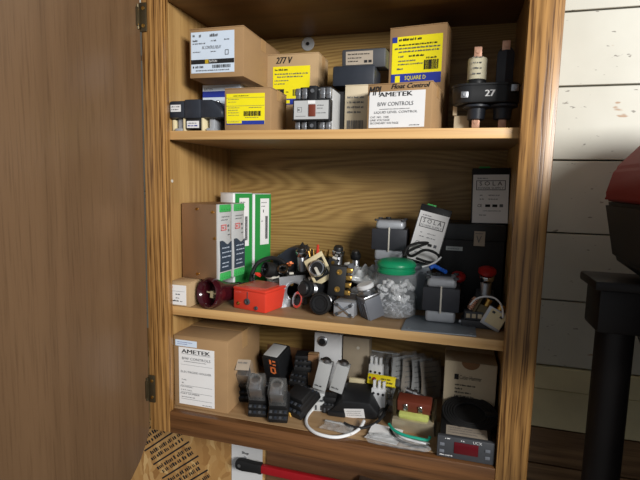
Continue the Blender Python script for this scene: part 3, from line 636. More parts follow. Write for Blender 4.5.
def transformer(label, loc, rz, w, d, h, core=LAM):
    t = thing('core_transformer', label, 'transformer', loc, (0, 0, rz))
    MB().box(-w/2, w/2, -d/2, d/2, h*.26, h*.76, .0015).build('laminated_core', core, t)
    MB().box(-w/2+.006, w/2-.006, -d/2+.004, d/2-.004, h*.75, h*.96, .006, seg=3, taper=.94).build('end_bell', ALU, t)
    MB().box(-w/2+.006, w/2-.006, -d/2+.004, d/2-.004, 0, h*.27, .006, seg=3).build('end_bell', ALU, t)
    MB().box(-.0015, .0015, -d/2-.0008, -d/2+.001, h*.22, h*.80, .0004).build('core_strap', OFFW, t)
    for sx_, sy_ in ((-1, -1), (1, -1), (-1, 1), (1, 1)):
        q = MB(); q.cyl((sx_*w*.38, sy_*d*.36, h*.94), (sx_*w*.38, sy_*d*.36, h*.985), .005, seg=6); q.build('bolt', DGREY, t)
    q = MB(); q.box(-w*.3, w*.25, -d*.12, d*.25, h*.955, h*.985, .002); q.cyl((-w*.1, 0, h*.97), (-w*.1, 0, h*1.02), .006, seg=14); q.build('lead_plate', BLK, t)
    return t
def cable(name, label, m, pts, r, cat='cable', group=None):
    o = MB().tube(pts, r).build(name, m); return tag(o, label, cat, group)
def bag(name, label, loc, w, d, h, m=None, rot=(0, 0, 0), seed=1, cat='bag', amp=.006):
    rn = random.Random(seed); ph = [rn.uniform(0, 6) for _ in range(8)]
    def f(sgn):
        def g(i, j):
            x, y = i-.5, j-.5; e = max(0, (1-(2*x)**4)*(1-(2*y)**4))
            n = amp*(math.sin(9*x+ph[0]+4*y)*math.sin(11*y+ph[1])+.7*math.sin(17*x+ph[2]-8*y+ph[3])*math.sin(14*y+ph[4]*x))
            return Vector((x*w*(1+.06*math.sin(7*y+ph[5])), y*d*(1+.06*math.sin(6*x+ph[6])), h*.5+sgn*(h*.5*e**.5)+n*e*(1 if sgn > 0 else .15)))
        return g
    t = thing(name, label, cat, loc, rot)
    b = MB(); b.sheet(f(1), 22, 18); b.sheet(f(-1), 22, 18); b.build('film', m or BAG, t)
    b = MB(); b.box(-w/2, w/2, d/2-.005, d/2-.002, h*.5-.0006, h*.5+.0012); b.build('seal_strip', LGREY, t)
    return t

# maroon lens lying at the shelf edge
c = P(209, 294, y=.028); c.z = Z2+.031
ax = Vector((.36, .93, -.10)).normalized()
t = thing('lamp_guard', 'glossy maroon round lens lying open end forward at left of the middle shelf', 'lens', c, aim(-ax))
MB().lathe([(.018, -.02), (.0225, -.004), (.025, .004), (.029, .007), (.0318, 0), (.030, -.012), (.023, -.03), (.0185, -.055), (.0175, -.075), (.0, -.075)], seg=36).build('lens', MAROON, t)
b = MB(); b.lathe([(0, -.021), (.019, -.02), (.019, -.022), (0, -.023)], seg=24); b.build('inner_base', MAROON, t)
b = MB(); b.box(-.016, .016, -.0015, .0015, -.010, -.007, .0005); b.box(-.004, .004, -.010, .004, -.014, -.006, .001); b.build('retaining_bar', CREAM, t)
b = MB(); b.lathe([(0, -.074), (.0185, -.074), (.0185, -.080), (.0165, -.084), (.0165, -.125), (.013, -.13), (0, -.13)], seg=20); b.build('handle', BLK_M, t)
# red enclosure
t = thing('red_enclosure', 'bright red plastic enclosure with three front fittings on the middle shelf', 'enclosure', (.161, .077, Z2), (0, 0, -14))
w, d, h = .080, .076, .045
MB().box(-w/2, w/2, -d/2, d/2, 0, h-.006, .003).build('body', RED_P, t)
MB().box(-w/2-.0006, w/2+.0006, -d/2-.0006, d/2+.0006, h-.007, h, .003).build('lid', RED_P, t)
MB().box(-w*.30, w*.38, -d*.30, d*.40, h-.0004, h+.0005).build('lid_window', mat('dusty_red_window', (176, 98, 84), .35, var=.12, nscale=60), t)
for x, z, r_, m in ((-.026, .012, .0035, BRASS), (-.004, .018, .0065, DGREY), (.018, .008, .004, DGREY)):
    q = MB(); q.lathe([(0, 0), (r_, 0), (r_, .002), (r_*.6, .003), (r_*.5, .001), (0, .001)], (x, -d/2, z), (0, -1, 0), 16); q.build('front_fitting', m, t)
MB().box(-.0046, -.0034, -d/2-.0008, -d/2+.001, .024, .037).build('slot', DGREY, t)

# ---- the pile of switches
pilot('push_button', 'large black round push button facing out at the front of the pile', P(319, 304, y=.052), (-.10, -1, .12), .0215, .06, BLK, BLK_M, 'recess', bw=.03, group='loose panel switches')
pilot('push_button', 'black knob button with copper coloured barrel above the large black button', P(304, 288.5, y=.066), (-.35, -.9, .20), .0172, .055, BLK, BLK, 'raised', bw=.026, group='loose panel switches')
c = P(316, 268, y=.098)
s1 = pilot('selector_switch', 'chrome ringed selector switch with white lever and cream legend plate in the pile', c, (-.12, -.95, .28), .0175, .06, BLK, CHROME, 'lever', bw=.030, roll=215, group='loose panel switches')
b = MB(); Lq = .044
for (x0, x1, y0, y1) in ((-.022, .022, .02, .03), (-.022, .022, -.03, -.02), (-.022, -.0165, -.021, .021), (.0165, .022, -.021, .021)): b.box(x0, x1, y0, y1, Lq, Lq+.003, .001)
b.build('legend_plate', CREAM, s1)
MB().box(-.018, .018, -.027, .026, Lq-.006, Lq+.0005, .001).build('plate_backing', BLK, s1)
# pale legend plate leaning at left of the buttons
c = P(288, 309, z=Z2); t = thing('mounting_plate', 'pale square plate with round hole leaning behind the red enclosure', 'plate', (c.x+.004, c.y+.026, Z2), (-8, 0, 48))
def ringplate(par, name, m, s, rin, th, z0, seg=32):
    bm_ = bmesh.new(); o = []; i_ = []
    for k in range(seg):
        a = 2*math.pi*k/seg; ca, sa = math.cos(a), math.sin(a); q = s/max(abs(ca), abs(sa))
        o.append((q*ca, q*sa)); i_.append((rin*ca, rin*sa))
    V = lambda p, y: bm_.verts.new((p[0], y, p[1]+z0))
    a1 = [V(p, 0) for p in o]; b1 = [V(p, 0) for p in i_]; a2 = [V(p, th) for p in o]; b2 = [V(p, th) for p in i_]
    for k in range(seg):
        j = (k+1) % seg
        for q in ((a1[k], a1[j], b1[j], b1[k]), (a2[k], b2[k], b2[j], a2[j]), (a1[k], a2[k], a2[j], a1[j]), (b1[k], b1[j], b2[j], b2[k])): bm_.faces.new(q)
    bmesh.ops.recalc_face_normals(bm_, faces=bm_.faces); o = MB(); o._add(bm_); return o.build(name, m, par)
ringplate(t, 'plate', STEEL, .031, .0165, .002, .031)
MB().lathe([(.0165, 0), (.020, 0), (.020, .003), (.0165, .003)], (0, 0, .031), (0, -1, 0), 28).build('ring', STEEL, t)
# contact block with brass screws
c = P(336, 303, y=.088); t = thing('contact_block', 'black contact block with brass screws beside the selector switch', 'contact block', (c.x, .105, Z2+.031), (-6, 4, 8))
h = .060
MB().box(-.0215, .013, -.016, .016, 0, h, .003).build('body', BLK_M, t)
for x, z in ((-.001, .048), (-.002, .014)):
    q = MB(); q.lathe([(.0025, 0), (.0055, 0), (.0055, .003), (.0025, .003), (.0022, .001), (0, .001)], (x, -.016, z), (0, -1, 0), 16); q.build('screw', BRASS, t)
for k in range(4):
    q = MB(); q.box(.012, .024, -.014, .006, .004+k*.0145, .0135+k*.0145, .0012); q.cyl((.018, -.014, .0088+k*.0145), (.018, -.0155, .0088+k*.0145), .0032, seg=10); q.build('terminal', BRASS, t)
# chrome clamp block
c = P(343, 318.5, z=Z2); t = thing('clamp_block', 'silver contact block with crossed front lying at the shelf front', 'contact block', (c.x, c.y+.020, Z2), (0, 0, -4))
MB().box(-.0205, .0205, -.014, .016, 0, .030, .003).build('body', ALU, t)
for s_ in (1, -1):
    q = MB(); M = Matrix.Translation((0, -.0145, .015)) @ Matrix.Rotation(R(36*s_), 4, 'Y'); q.box(-.022, .022, -.0012, .001, -.0028, .0028, .0005, M=M); q.build('cross_bar', CHROME, t)
for x, z in ((-.013, .006), (.013, .006), (-.013, .024), (.013, .024)):
    q = MB(); q.cyl((x, -.013, z), (x, -.0165, z), .0035, seg=10); q.build('screw', DGREY, t)
# operator on a finned grey block
c = P(372, 321, z=Z2); d = Vector((-.26, -.14, .95)).normalized()
t = thing('key_switch', 'white capped chrome switch on finned grey block beside the jar', 'switch', (c.x-.001, c.y+.022, Z2+.003), aim(d, 8), 'loose panel switches')
b = MB(); b.box(-.0175, .0175, -.0165, .0165, 0, .042, .002)
b.build('contact_block', GREY_P, t)
for k in range(4): MB().box(-.016+k*.0092, -.0115+k*.0092, -.0185, -.016, .003, .036, .0006).build('fin', GREY_P, t)
b = MB(); b.box(-.018, .018, -.017, .017, .041, .047, .002); b.cyl((0, 0, .047), (0, 0, .058), .0135, seg=24, bev=.001); b.cyl((0, 0, .050), (0, 0, .056), .0175, seg=8, bev=.001); b.build('barrel', STEEL, t)
MB().cyl((0, 0, .058), (0, 0, .067), .0165, seg=28, bev=.002).build('cap', WHITE_P, t)
# standing pilot devices at the back of the pile
pilot('push_button', 'black topped chrome push button standing upright behind the brass screw block', P(338.5, 249, y=.165), (.1, -.25, .95), .0135, .098, BLK, CHROME, 'raised', bw=.028, group='loose panel switches')
pilot('push_button', 'chrome collared push button standing behind the mounting plate', P(301.5, 250, y=.158), (.05, -.3, .95), .0125, .095, BLK, CHROME, 'raised', bw=.026, group='loose panel switches')
pilot('push_button', 'small black push button standing near the back panel beside white film', P(355.5, 253, y=.215), (0, -.3, .95), .0115, .09, BLK, BLK, 'raised', bw=.026, group='loose panel switches')
# pin terminal block with red tip
c = P(318, 258, y=.20); t = thing('pin_terminal', 'brass pinned terminal block with red tip at back of the pile', 'terminal block', (c.x, .205, Z2), (0, 0, 6))
h = c.z-Z2+.003
MB().box(-.024, .024, -.016, .016, 0, h, .003).build('body', BLK_M, t)
for k in range(5):
    for j in range(2):
        q = MB(); x = -.019+k*.0095; y = -.008+j*.014; q.cyl((x, y, h-.001), (x+.001*(k-2), y, h+.012+.004*((k+j) % 2)), .0022, .0016, seg=8); q.build('pin', BRASS, t)
MB().cyl((-.001, -.010, h), (.0, -.012, h+.028), .0042, .0026, seg=12, bev=.001).build('red_tip', RED_P, t)
# dark plastic housing and corded plug at left rear
c0 = P(272, 262, y=.185); c1 = P(307, 262, y=.185)
t = thing('pendant_housing', 'sloped dark blue-black plastic housing near the back panel beside the green cartons', 'housing', ((c0.x+c1.x)/2, .215, Z2), (0, 0, 2))
w = c1.x-c0.x; h = P(295, 247, y=.19).z-Z2
MB().prism([(-w/2, 0), (w/2, 0), (w/2, h*.86), (w*.30, h), (-w*.05, h*.98), (-w/2, h*.72)], -.028, .028, .004).build('body', BLK_B, t)
b = MB(); b.prism([(w*.2, h*.97), (w*.42, h*.9), (w*.44, h*1.06), (w*.36, h*1.02), (w*.30, h*1.1)], -.02, -.012, .001); b.build('clip', BLK_M, t)
b = MB()
for k in range(6): b.box(-w*.35+k*.008, -w*.35+k*.008+.004, -.0295, -.027, h*.3, h*.66, .0008)
b.build('ribs', BLK_M, t)
c = P(265, 269, y=.115); d = Vector((-.55, -.75, .25)).normalized()
t = thing('cord_plug', 'black round corded plug with metal pins behind the red enclosure', 'plug', c-d*.03, aim(d))
MB().lathe([(0, -.015), (.006, -.015), (.007, -.004), (.0125, 0), (.0145, .012), (.0165, .014), (.0165, .03), (.0135, .031), (.013, .024), (0, .024)], seg=22).build('shell', BLK_M, t)
for k in range(3):
    q = MB(); a = k*2.1; q.cyl((.006*math.cos(a), .006*math.sin(a), .022), (.006*math.cos(a), .006*math.sin(a), .034), .0016, seg=8); q.build('pin', CHROME, t)
q = MB(); p0 = Vector((0, 0, -.014)); q.tube([p0, (.002, .006, -.022), (.008, .014, -.028), (.012, .022, -.026)], .0042); q.build('cord', BLK_RUB, t)
cable('loop_cable', 'loose black cable looping in front of the green cartons', BLK_RUB, [P(251, 284, y=.135), P(252, 274, y=.145), P(258, 263, y=.155), P(270, 258, y=.165), P(282, 261, y=.165), P(288, 270, y=.16), P(284, 278, y=.15), P(277, 288, y=.15)], .0045)
def wirenut(label, p, d, m):
    t = thing('wire_connector', label, 'wire connector', p, aim(d))
    MB().lathe([(0, .014), (.003, .0138), (.0045, .006), (.0055, 0), (.0045, 0), (.004, .003), (0, .003)], seg=6).build('shell', m, t)
    b = MB(); b.box(-.0075, .0075, -.001, .001, .0005, .007, .0005); b.build('wing', m, t)
wirenut('orange twist connector lying on the dark housing side of the pile', P(289.5, 264, y=.15), (.4, -.6, .3), ORANGE)
wirenut('red twist connector behind the rear edge of the red enclosure', P(260, 275, y=.125), (-.3, -.7, .3), RED_P)
# bits of hardware between red box and buttons
c = P(277, 281, y=.125); t = thing('terminal_bracket', 'grey metal bracket with screws lying between red enclosure and switches', 'bracket', (c.x, .13, Z2), (0, 0, -20))
b = MB(); b.prism([(-.022, 0), (.022, 0), (.022, .004), (.012, .006), (.008, .042), (-.018, .050), (-.022, .046)], -.012, .012, .0015); b.build('body', STEEL, t)
for x, z in ((-.012, .036), (.002, .034), (-.008, .016)):
    q = MB(); q.cyl((x, -.011, z), (x, -.016, z), .0038, seg=10, bev=.0008); q.build('screw', DGREY, t)
MB().box(-.024, -.004, -.0135, .010, .049, .054, .001).build('insulator', OFFW, t)

# more loose pieces filling the pile
def cblock(label, p, rot, m=BLK_M):
    t = thing('contact_block', label, 'contact block', p, rot, 'small loose contact blocks')
    MB().box(-.011, .011, -.009, .009, 0, .026, .0015).build('body', m, t)
    for z in (.006, .019):
        q = MB(); q.cyl((0, -.0088, z), (0, -.0105, z), .0036, seg=12); q.build('screw', BRASS, t)
    MB().box(-.005, .005, -.004, .004, .0255, .030, .001).build('plunger', OFFW, t)
def ringnut(label, p, d, r=.0145):
    t = thing('ring_nut', label, 'ring nut', p, aim(d), 'loose chrome ring nuts')
    MB().lathe([(r*.72, 0), (r, 0), (r*1.02, .002), (r, .005), (r*.72, .005), (r*.72, 0)], seg=10).build('ring', CHROME, t)
    MB().lathe([(r*.74, .001), (r*.74, .0045), (r*.69, .0045), (r*.69, .001), (r*.74, .001)], seg=24).build('thread', STEEL, t)
ringnut('chrome ring nut leaning against the pale square plate', P(299, 300, y=.088), (-.6, -.8, .25), .017)
ringnut('chrome ring nut lying between the plug and the grey bracket', P(283, 270, y=.13), (.1, -.6, .7), .012)
cblock('black contact block lying just behind the grey bracket', P(291, 286, y=.14), (0, 0, 30))
cblock('dark grey contact block between plug and mounting plate', P(272, 284, y=.15), (10, 0, -30), DGREY)
cblock('black contact block tucked under the brass pinned terminal', P(330, 270, y=.15), (0, 20, 10))
cblock('grey contact block beside the black topped chrome button', P(350, 276, y=.165), (8, -12, -20), GREY_P)
cblock('black contact block lying behind the copper barrelled button', P(309, 290, y=.13), (20, 0, 40))
# film and grey tab
bag('plastic_wrap', 'crumpled white plastic wrap in front of the back panel left of the jar', P(364, 279, y=.17)+Vector((0, 0, -.004)), .060, .05, .026, WHITE_P if 0 else film('white_film', (226, 230, 232), .62), (22, 8, 10), 4, 'wrap', amp=.008)
bag('parts_bag', 'clear bag of small fittings lying under the crumpled white wrap', (P(362, 300, z=Z2).x, .165, Z2), .075, .07, .030, None, (0, 0, 4), 9)
t = thing('metal_tab', 'folded grey sheet metal tab lying on the pile beside white wrap', 'tab', P(341, 268, y=.135), (50, 10, 12))
MB().prism([(-.016, -.002), (.018, -.012), (.012, .010)], -.0008, .0008, .0003).build('blade', ALU, t)

# ---- jar
c = P(395, 300, y=.115); jx = c.x; jy = .115; H = P(394, 259, y=.115).z-Z2-.009
t = thing('plastic_jar', 'clear plastic jar with green screw lid holding white anchors and screws', 'jar', (jx, jy, Z2))
rj = .0415
prof = [(0, .0015), (.034, .0005), (rj-.002, .004), (rj, .010), (rj, H*.42), (rj-.0035, H*.47), (rj-.0035, H*.50), (rj, H*.55), (rj-.001, H*.74), (rj-.007, H*.84), (rj-.010, H*.88), (rj-.010, H*.93)]
inner = [(r_-.0013, z+.0006) if r_ > 0 else (0, z+.002) for r_, z in prof[::-1]]
MB().lathe(prof+inner, seg=40).build('jar_body', CLEAR, t)
b = MB(); rl = .0365; b.lathe([(0, H+.009), (.026, H+.009), (.031, H+.0075), (rl-.001, H+.0045), (rl+.001, H+.001), (rl+.001, H-.003), (rl-.001, H-.0045), (rl-.001, H-.010), (rl+.0005, H-.0115), (rl, H-.016), (rl-.002, H-.016)], seg=40); b.build('lid', GREEN_L, t)
rn = random.Random(3); b = MB()
for k in range(230):
    a = rn.uniform(0, 6.28); q = rn.uniform(0, .034)**1; rr = .037*math.sqrt(rn.random()); z = rn.uniform(.006, .030); e = Vector((rn.uniform(-1, 1), rn.uniform(-1, 1), rn.uniform(-.5, .5))).normalized()*.006
    p = Vector((rr*math.cos(a), rr*math.sin(a), z)); b.cyl(p-e, p+e, .0022, .0016, seg=6)
o = b.build('loose_screws', mat('zinc_screw', (188, 190, 196), .3, .3, var=.12)); o.location = (jx, jy, Z2); tag(o, 'grey metal screws filling the bottom of the clear jar', 'screws', None, 'stuff')
b = MB()
for k in range(44):
    a = rn.uniform(0, 6.28); rr = .032*math.sqrt(rn.random()); z = rn.uniform(.030, .066) if math.sin(a) < .3 else rn.uniform(.026, .045); e = Vector((rn.uniform(-1, 1), rn.uniform(-1, 1), rn.uniform(-.8, .8))).normalized()*.0075
    p = Vector((rr*math.cos(a), rr*math.sin(a), z)); b.cyl(p-e, p+e, .0052, .0038, seg=8, bev=.0008)
    b.lathe([(.0038, 0), (.0064, 0), (.0064, .0018), (.0038, .0018)], p+e*.4, e, 8)
o = b.build('wall_anchors', WHITE_P); o.location = (jx, jy, Z2); tag(o, 'white plastic anchors heaped above the screws inside the clear jar', 'wall anchors', None, 'stuff')

# ---- grey box, transformer, SOLA units, black box
g0 = P(375, 262, y=.165).x; g1 = P(430, 268, y=.165).x; gz = P(400, 262, y=.165).z
t = thing('steel_box', 'grey steel box behind the jar carrying a transformer', 'box', ((g0+g1)/2, .205, Z2))
MB().box(-(g1-g0)/2, (g1-g0)/2, -.04, .04, 0, gz-Z2-.002, .002).build('body', GALV, t)
MB().box(-(g1-g0)/2-.001, (g1-g0)/2+.001, -.041, .041, gz-Z2-.004, gz-Z2, .001).build('cover', GALV, t)
x0, x1, _ = fbox(371.5, 406.5, 218, 240, .168, Z2); h = P(389, 219, y=.168).z-gz
transformer('grey and black core transformer raised behind the green lidded jar', ((x0+x1)/2, .202, gz), 0, x1-x0, .068, h)
def sola(label, ctr, rot, w, h, worn):
    t = thing('power_module', label, 'power supply', ctr, rot, 'white faced power modules on the middle shelf')
    MB().box(-w/2, w/2, 0, .030, 0, h, .0015).build('chassis', BLK, t)
    b = MB(); b.box(-w*.32, -w*.02, .003, .022, h-.004, h+.003, .001)
    for k in range(3): b.cyl((-w*.27+k*w*.1, .010, h+.003), (-w*.27+k*w*.1, .010, h+.0042), .0022, seg=8)
    b.build('terminal_strip', GREEN_T, t)
    M = FR(-w/2+.002, -.0002, h*.02)
    sticker(t, M, w-.004, h*.86, PAPER, [(INK_G, 'g', .12, .91, .3, .03), (INK, 'f', .09, .68, .82, .2), (INK, 't', 'S O L A', .18, .775, .64, .085), (INK_G, 't', 'POWER SUPPLY', .14, .70, .72, .045),
      (INK_G, 'g', .2, .56, .12, .03), (INK_G, 'g', .45, .56, .3, .03), (INK_G, 'g', .2, .48, .15, .03), (INK_G, 'g', .45, .48, .3, .03), (INK, 't', 'CE', .14, .33, .13, .06), (INK, 'r', .36, .33, .14, .055), (INK, 'r', .56, .33, .14, .055), (INK_G, 'r', .76, .33, .1, .06), (INK_G, 'g', .3, .24, .5, .025), (INK_G, 'g', .2, .15, .2, .03)])
    return t
bl = P(405, 258, y=.165); br = P(437, 264, y=.165); w = (P(452, 209, y=.19)-P(421, 203, y=.19)).length; hh = (P(421, 203, y=.2)-bl).length*.98
mid = (bl+br)/2
sola('white faced power module leaning tilted behind the jar with black wires', (mid.x, .155, mid.z-.002), (-13, 13, 0), w*1.0, hh, 0)
x0, x1, _ = fbox(439, 509, 222, 250, .175, Z2); x1 = min(x1, XR-.004); hB = P(470, 224, y=.175).z-Z2
t = thing('black_enclosure', 'large black enclosure with small white tag in right corner of the middle shelf', 'enclosure', ((x0+x1)/2, .2275, Z2))
w = x1-x0
MB().box(-w/2, w/2, -.05, .055, 0, hB-.032, .003).build('body', BLK_M, t)
MB().box(-w/2-.001, w/2+.001, -.052, .056, hB-.033, hB, .003).build('lid', BLK, t)
sticker(t, FR(P(474, 238, y=.175).x-(x0+x1)/2, -.0522, P(478, 246, y=.175).z-Z2), .0205, .029, PAPER_D, [(INK_G, 't', 'V', .2, .2, .5, .5), (INK_G, 'g', .1, .8, .7, .1)])
sticker(t, FR(P(446, 247, y=.175).x-(x0+x1)/2, -.0502, P(452, 249, y=.175).z-Z2-.003), .032, .008, SILK, [(INK_G, 'g', .1, .3, .8, .35)])
bl = P(471, 221, y=.185); br = P(509, 220, y=.185); hh = P(490, 168, y=.2).z-(Z2+hB)
sola('white faced power module standing upright on the black enclosure', ((bl.x+br.x)/2, .186, Z2+hB+.0005), (-5, -1.5, 0), br.x-bl.x, hh, 1)
# wires over the leaning module
cable('black_wire', 'black wires looping over the lower part of the leaning power module', BLK_RUB, [P(404, 256, y=.12), P(408, 247, y=.125), P(418, 243, y=.13), P(428, 243, y=.14), P(420, 246, y=.135), P(408, 252, y=.13), P(412, 256, y=.12), P(425, 250, y=.12), P(437, 254, y=.13), P(440, 262, y=.14), P(428, 262, y=.13), P(416, 258, y=.125)], .0026)
cable('white_lead', 'short white wire lead beside the foot of the leaning power module', WHITE_P, [P(422, 267, y=.12), P(430, 265, y=.125), P(437, 261, y=.13), P(441, 257, y=.135)], .0022)
cable('blue_lead', 'short blue wire lead just above the front right transformer', BLUE_W, [P(430, 268, y=.10), P(434, 266, y=.105), P(440, 269, y=.11), P(446, 272, y=.10)], .0038)
# plate and second transformer
t = thing('steel_plate', 'flat grey steel plate at the front of the middle shelf beside the jar', 'plate', (.512, .064, Z2), (0, 0, 2))
MB().prism([(-.062, -.044), (.064, -.042), (.068, .052), (-.044, .056), (-.058, .02)], 0, .0025, .0006, M=Matrix(((1, 0, 0, 0), (0, 0, 1, 0), (0, 1, 0, 0), (0, 0, 0, 1)))).build('sheet', GALV, t)
for x, y in ((-.05, -.032), (.056, -.032), (.058, .04)): MB().cyl((x, y, .0022), (x, y, .0032), .0035, seg=12).build('rivet', STEEL, t)
c0 = P(422, 305, y=.072).x; c1 = P(459.5, 305, y=.072).x; h = P(440, 277, y=.072).z-Z2-.003
transformer('grey and black core transformer standing on the flat steel plate', ((c0+c1)/2, .106, Z2+.003), 0, c1-c0, .066, h)
# red mushroom buttons
pilot('emergency_button', 'red mushroom button just right of the front transformer', P(458, 279, y=.142), (.05, -.5, .85), .0115, .078, RED_D, CHROME, 'mushroom', bw=.028, group='red mushroom buttons')
pilot('emergency_button', 'red mushroom button with chrome collar in front of the black enclosure', P(487, 274, y=.118), (0, -.35, .94), .0135, .085, RED_D, CHROME, 'mushroom', block=DGREY, bw=.032, group='red mushroom buttons')
c = P(478, 290, y=.09); t = thing('terminal_strip', 'grey terminal strip lying below the chrome collared red button', 'terminal strip', (c.x, .088, Z2+.014), (0, 0, 4))
MB().box(-.022, .022, -.01, .01, 0, .016, .002).build('body', DGREY, t)
for k in range(4): MB().box(-.019+k*.010, -.012+k*.010, -.0108, -.009, .004, .012, .0006).build('terminal', CREAM_C, t)
c = P(474, 300, y=.09); t = thing('metal_housing', 'dark metal housing under the terminal strip at right of the shelf', 'housing', (P(478, 290, y=.09).x, .092, Z2))
MB().box(-.026, .028, -.016, .02, 0, .0138, .002).build('body', DGREY, t); MB().cyl((-.03, -.005, .007), (-.026, -.005, .007), .005, seg=14).build('knob', STEEL, t)
# relay with cream plate
c = P(487, 333, z=Z2)
t = thing('limit_switch', 'open framed switch with cream plate tilted on right end of the middle shelf', 'switch', (c.x+.002, c.y+.028, Z2+.0045), (-12, 24, -16))
MB().box(-.014, .022, -.012, .014, .0, .036, .0015).build('body', STEEL, t)
MB().box(-.008, .021, -.0140, -.0115, .006, .034, .001).build('cream_plate', CREAM, t)
for x, z in ((-.002, .030), (.013, .028)):
    MB().box(x-.0025, x+.0025, -.0155, -.0135, z-.003, z+.001, .0006).build('slot_screw', DGREY, t)
b = MB(); b.box(-.030, -.013, -.010, .012, .004, .030, .001); b.box(-.034, -.029, -.014, .016, -.000, .040, .001); b.build('bracket', ABRONZE, t)
b = MB(); b.cyl((-.020, 0, .028), (-.020, 0, .044), .006, seg=14, bev=.001); b.cyl((.004, 0, .034), (.004, 0, .046), .007, seg=16, bev=.001); b.cyl((.016, .004, .034), (.016, .004, .042), .004, seg=12); b.build('plunger', BRASS, t)
b = MB()
for k in range(5): b.lathe([(.006, 0), (.0085, .001), (.006, .002)], (-.040, .0, .012+k*.004), (0, 0, 1), 14)
b.cyl((-.040, 0, .010), (-.040, 0, .034), .006, seg=14); b.build('coil', COPPER, t)
cable('white_wire', 'thin white wire arching over the open framed switch', WHITE_P, [P(470, 305, y=.07), P(476, 299, y=.07), P(486, 296.5, y=.07), P(496, 299, y=.07), P(502, 307, y=.07), P(503, 318, y=.065)], .0016)

# ================================================================== BOTTOM SHELF
x0 = P(172.5, 375, y=.028).x; x1 = P(226, 380, y=.028).x; w = x1-x0; h = P(200, 338, y=.028).z-ZR
d = .16
t = carton('electrode_carton', 'tall brown carton with white electrode holder label at left of the bottom shelf', ((x0+x1)/2+.004, .028+d/2, ZR), 0, w, d, h)
sticker(t, FR(-w/2+.012, -d/2-.0002, h*.045), w*.66, h*.80, PAPER, [
 (INK, 'B', 'AMETEK', .09, .905, .80, .065), (INK_G, 'g', .09, .885, .82, .012), (INK_G, 't', 'B/W CONTROLS', .10, .79, .80, .045), (INK_G, 'g', .15, .755, .65, .016), (INK_G, 'r', .05, .70, .9, .004), (INK_G, 't', 'ELECTRODE HOLDER', .06, .56, .86, .035),
 (INK_G, 't', 'TYPE:', .07, .425, .16, .022), (INK_G, 't', 'E', .09, .37, .06, .022), (INK_G, 'r', .06, .335, .88, .005), (INK_G, 't', 'MATERIAL:', .05, .305, .36, .022), (INK_G, 'r', .06, .215, .88, .005), (INK_G, 't', 'CAT. NO.', .06, .245, .32, .024), (INK_G, 't', 'PART NUMBER:', .05, .18, .55, .026), (INK_G, 'g', .08, .125, .4, .02), (INK_G, 'r', .06, .095, .88, .005), (INK_G, 'g', .66, .02, .28, .018)])
sticker(t, FR(-w/2+.005, -d/2-.001, h*.86), w*.40, h*.085, PAPER_B, [(BLUE, 'g', .1, .6, .7, .14), (BLUE, 'g', .1, .3, .5, .12)], name='small_label')
# relays on sockets
def socket(par_label, base, rot, seed=0, name='relay_socket'):
    t = thing(name, par_label, 'relay socket', base, rot, 'black relay sockets')
    b = MB(); b.box(-.019, .019, -.032, .032, 0, .012, .002); b.box(-.019, .019, -.024, .024, .011, .021, .002); b.box(-.0185, .0185, -.016, .016, .020, .030, .002); b.build('body', BLK_M, t)
    for s_ in (-1, 1):
        for k in range(4):
            q = MB(); x = -.014+k*.0093; q.cyl((x, s_*.028, .0115), (x, s_*.028, .0135), .003, seg=8); q.box(x-.0026, x+.0026, s_*.0205-.003, s_*.0205+.003, .0205, .0225, .0006); q.build('terminal', BLK_B if k % 2 else DGREY, t)
    return t
def relay(label, base, rot, h=.052):
    t = thing('plug_relay', label, 'relay', base, rot, 'clear covered plug-in relays')
    b = MB(); b.box(-.017, .017, -.017, .017, .004, h, .003); cv = b.build('cover', CLEAR_R, t)
    MB().box(-.017, .017, -.017, .017, 0, .006, .001).build('base', BLK, t)
    b = MB(); b.cyl((-.005, 0, .007), (-.005, 0, .034), .009, seg=16); b.build('coil', COPPER, t)
    b = MB(); b.box(.006, .009, -.013, .013, .006, h-.010, .0005); b.box(-.014, .010, -.012, .012, .036, .039, .0005); b.box(-.013, .012, -.014, -.012, .012, h-.012, .0005); b.build('armature', STEEL, t)
    b = MB(); b.lathe([(.0085, 0), (.0125, .001), (.0125, .003), (.0085, .004)], (.0, 0, h-.0005), (0, 0, 1), 18); b.build('moulded_ring', CLEAR_R, t)
    return t
tilt = (32, 0, 12); q_ = Euler([R(a) for a in tilt]).to_quaternion(); up = q_ @ Vector((0, 0, 1))
for i, (u, v, y, lab) in enumerate(((260, 412, .060, 'leftmost of the three front sockets'), (280, 417, .052, 'middle of the three front sockets'), (248, 399, .112, 'socket at the rear left beside the carton'))):
    fwd = q_ @ Vector((0, -.032, 0)); b0 = P(u, v, y=y); b0.z = ZR-fwd.z+.0005
    socket('black relay socket, '+lab+' on the bottom shelf', b0, tilt)
    relay(('clear covered relay plugged into leftmost front socket', 'clear covered relay plugged into the middle front socket', 'clear covered relay with white top in the rear left socket')[i], b0+up*.0305, tilt)
    if i == 2:
        tt = thing('paper_tag', 'small white paper tag lying on top of the rear left relay', 'tag', b0+up*(.0305+.0565), tilt); MB().box(-.014, .014, -.013, .013, 0, .0006).build('sheet', PAPER_D, tt)
        p = MB(); greek(p, TP(0, 0, .0006), -.011, .002, .022, .006); p.build('printing', INK_G, tt)
s3 = P(296, 416, y=.052); t = socket('large black relay socket at right end of the front row', (s3.x+.005, .085, ZR+.014), (24, 0, -24)); t.scale = (1.15, 1.05, 1.3)
MB().box(-.013, -.004, -.034, -.028, -.0, .008, .001).build('yellow_clip', mat('tan_clip', (214, 170, 84), .5), t)
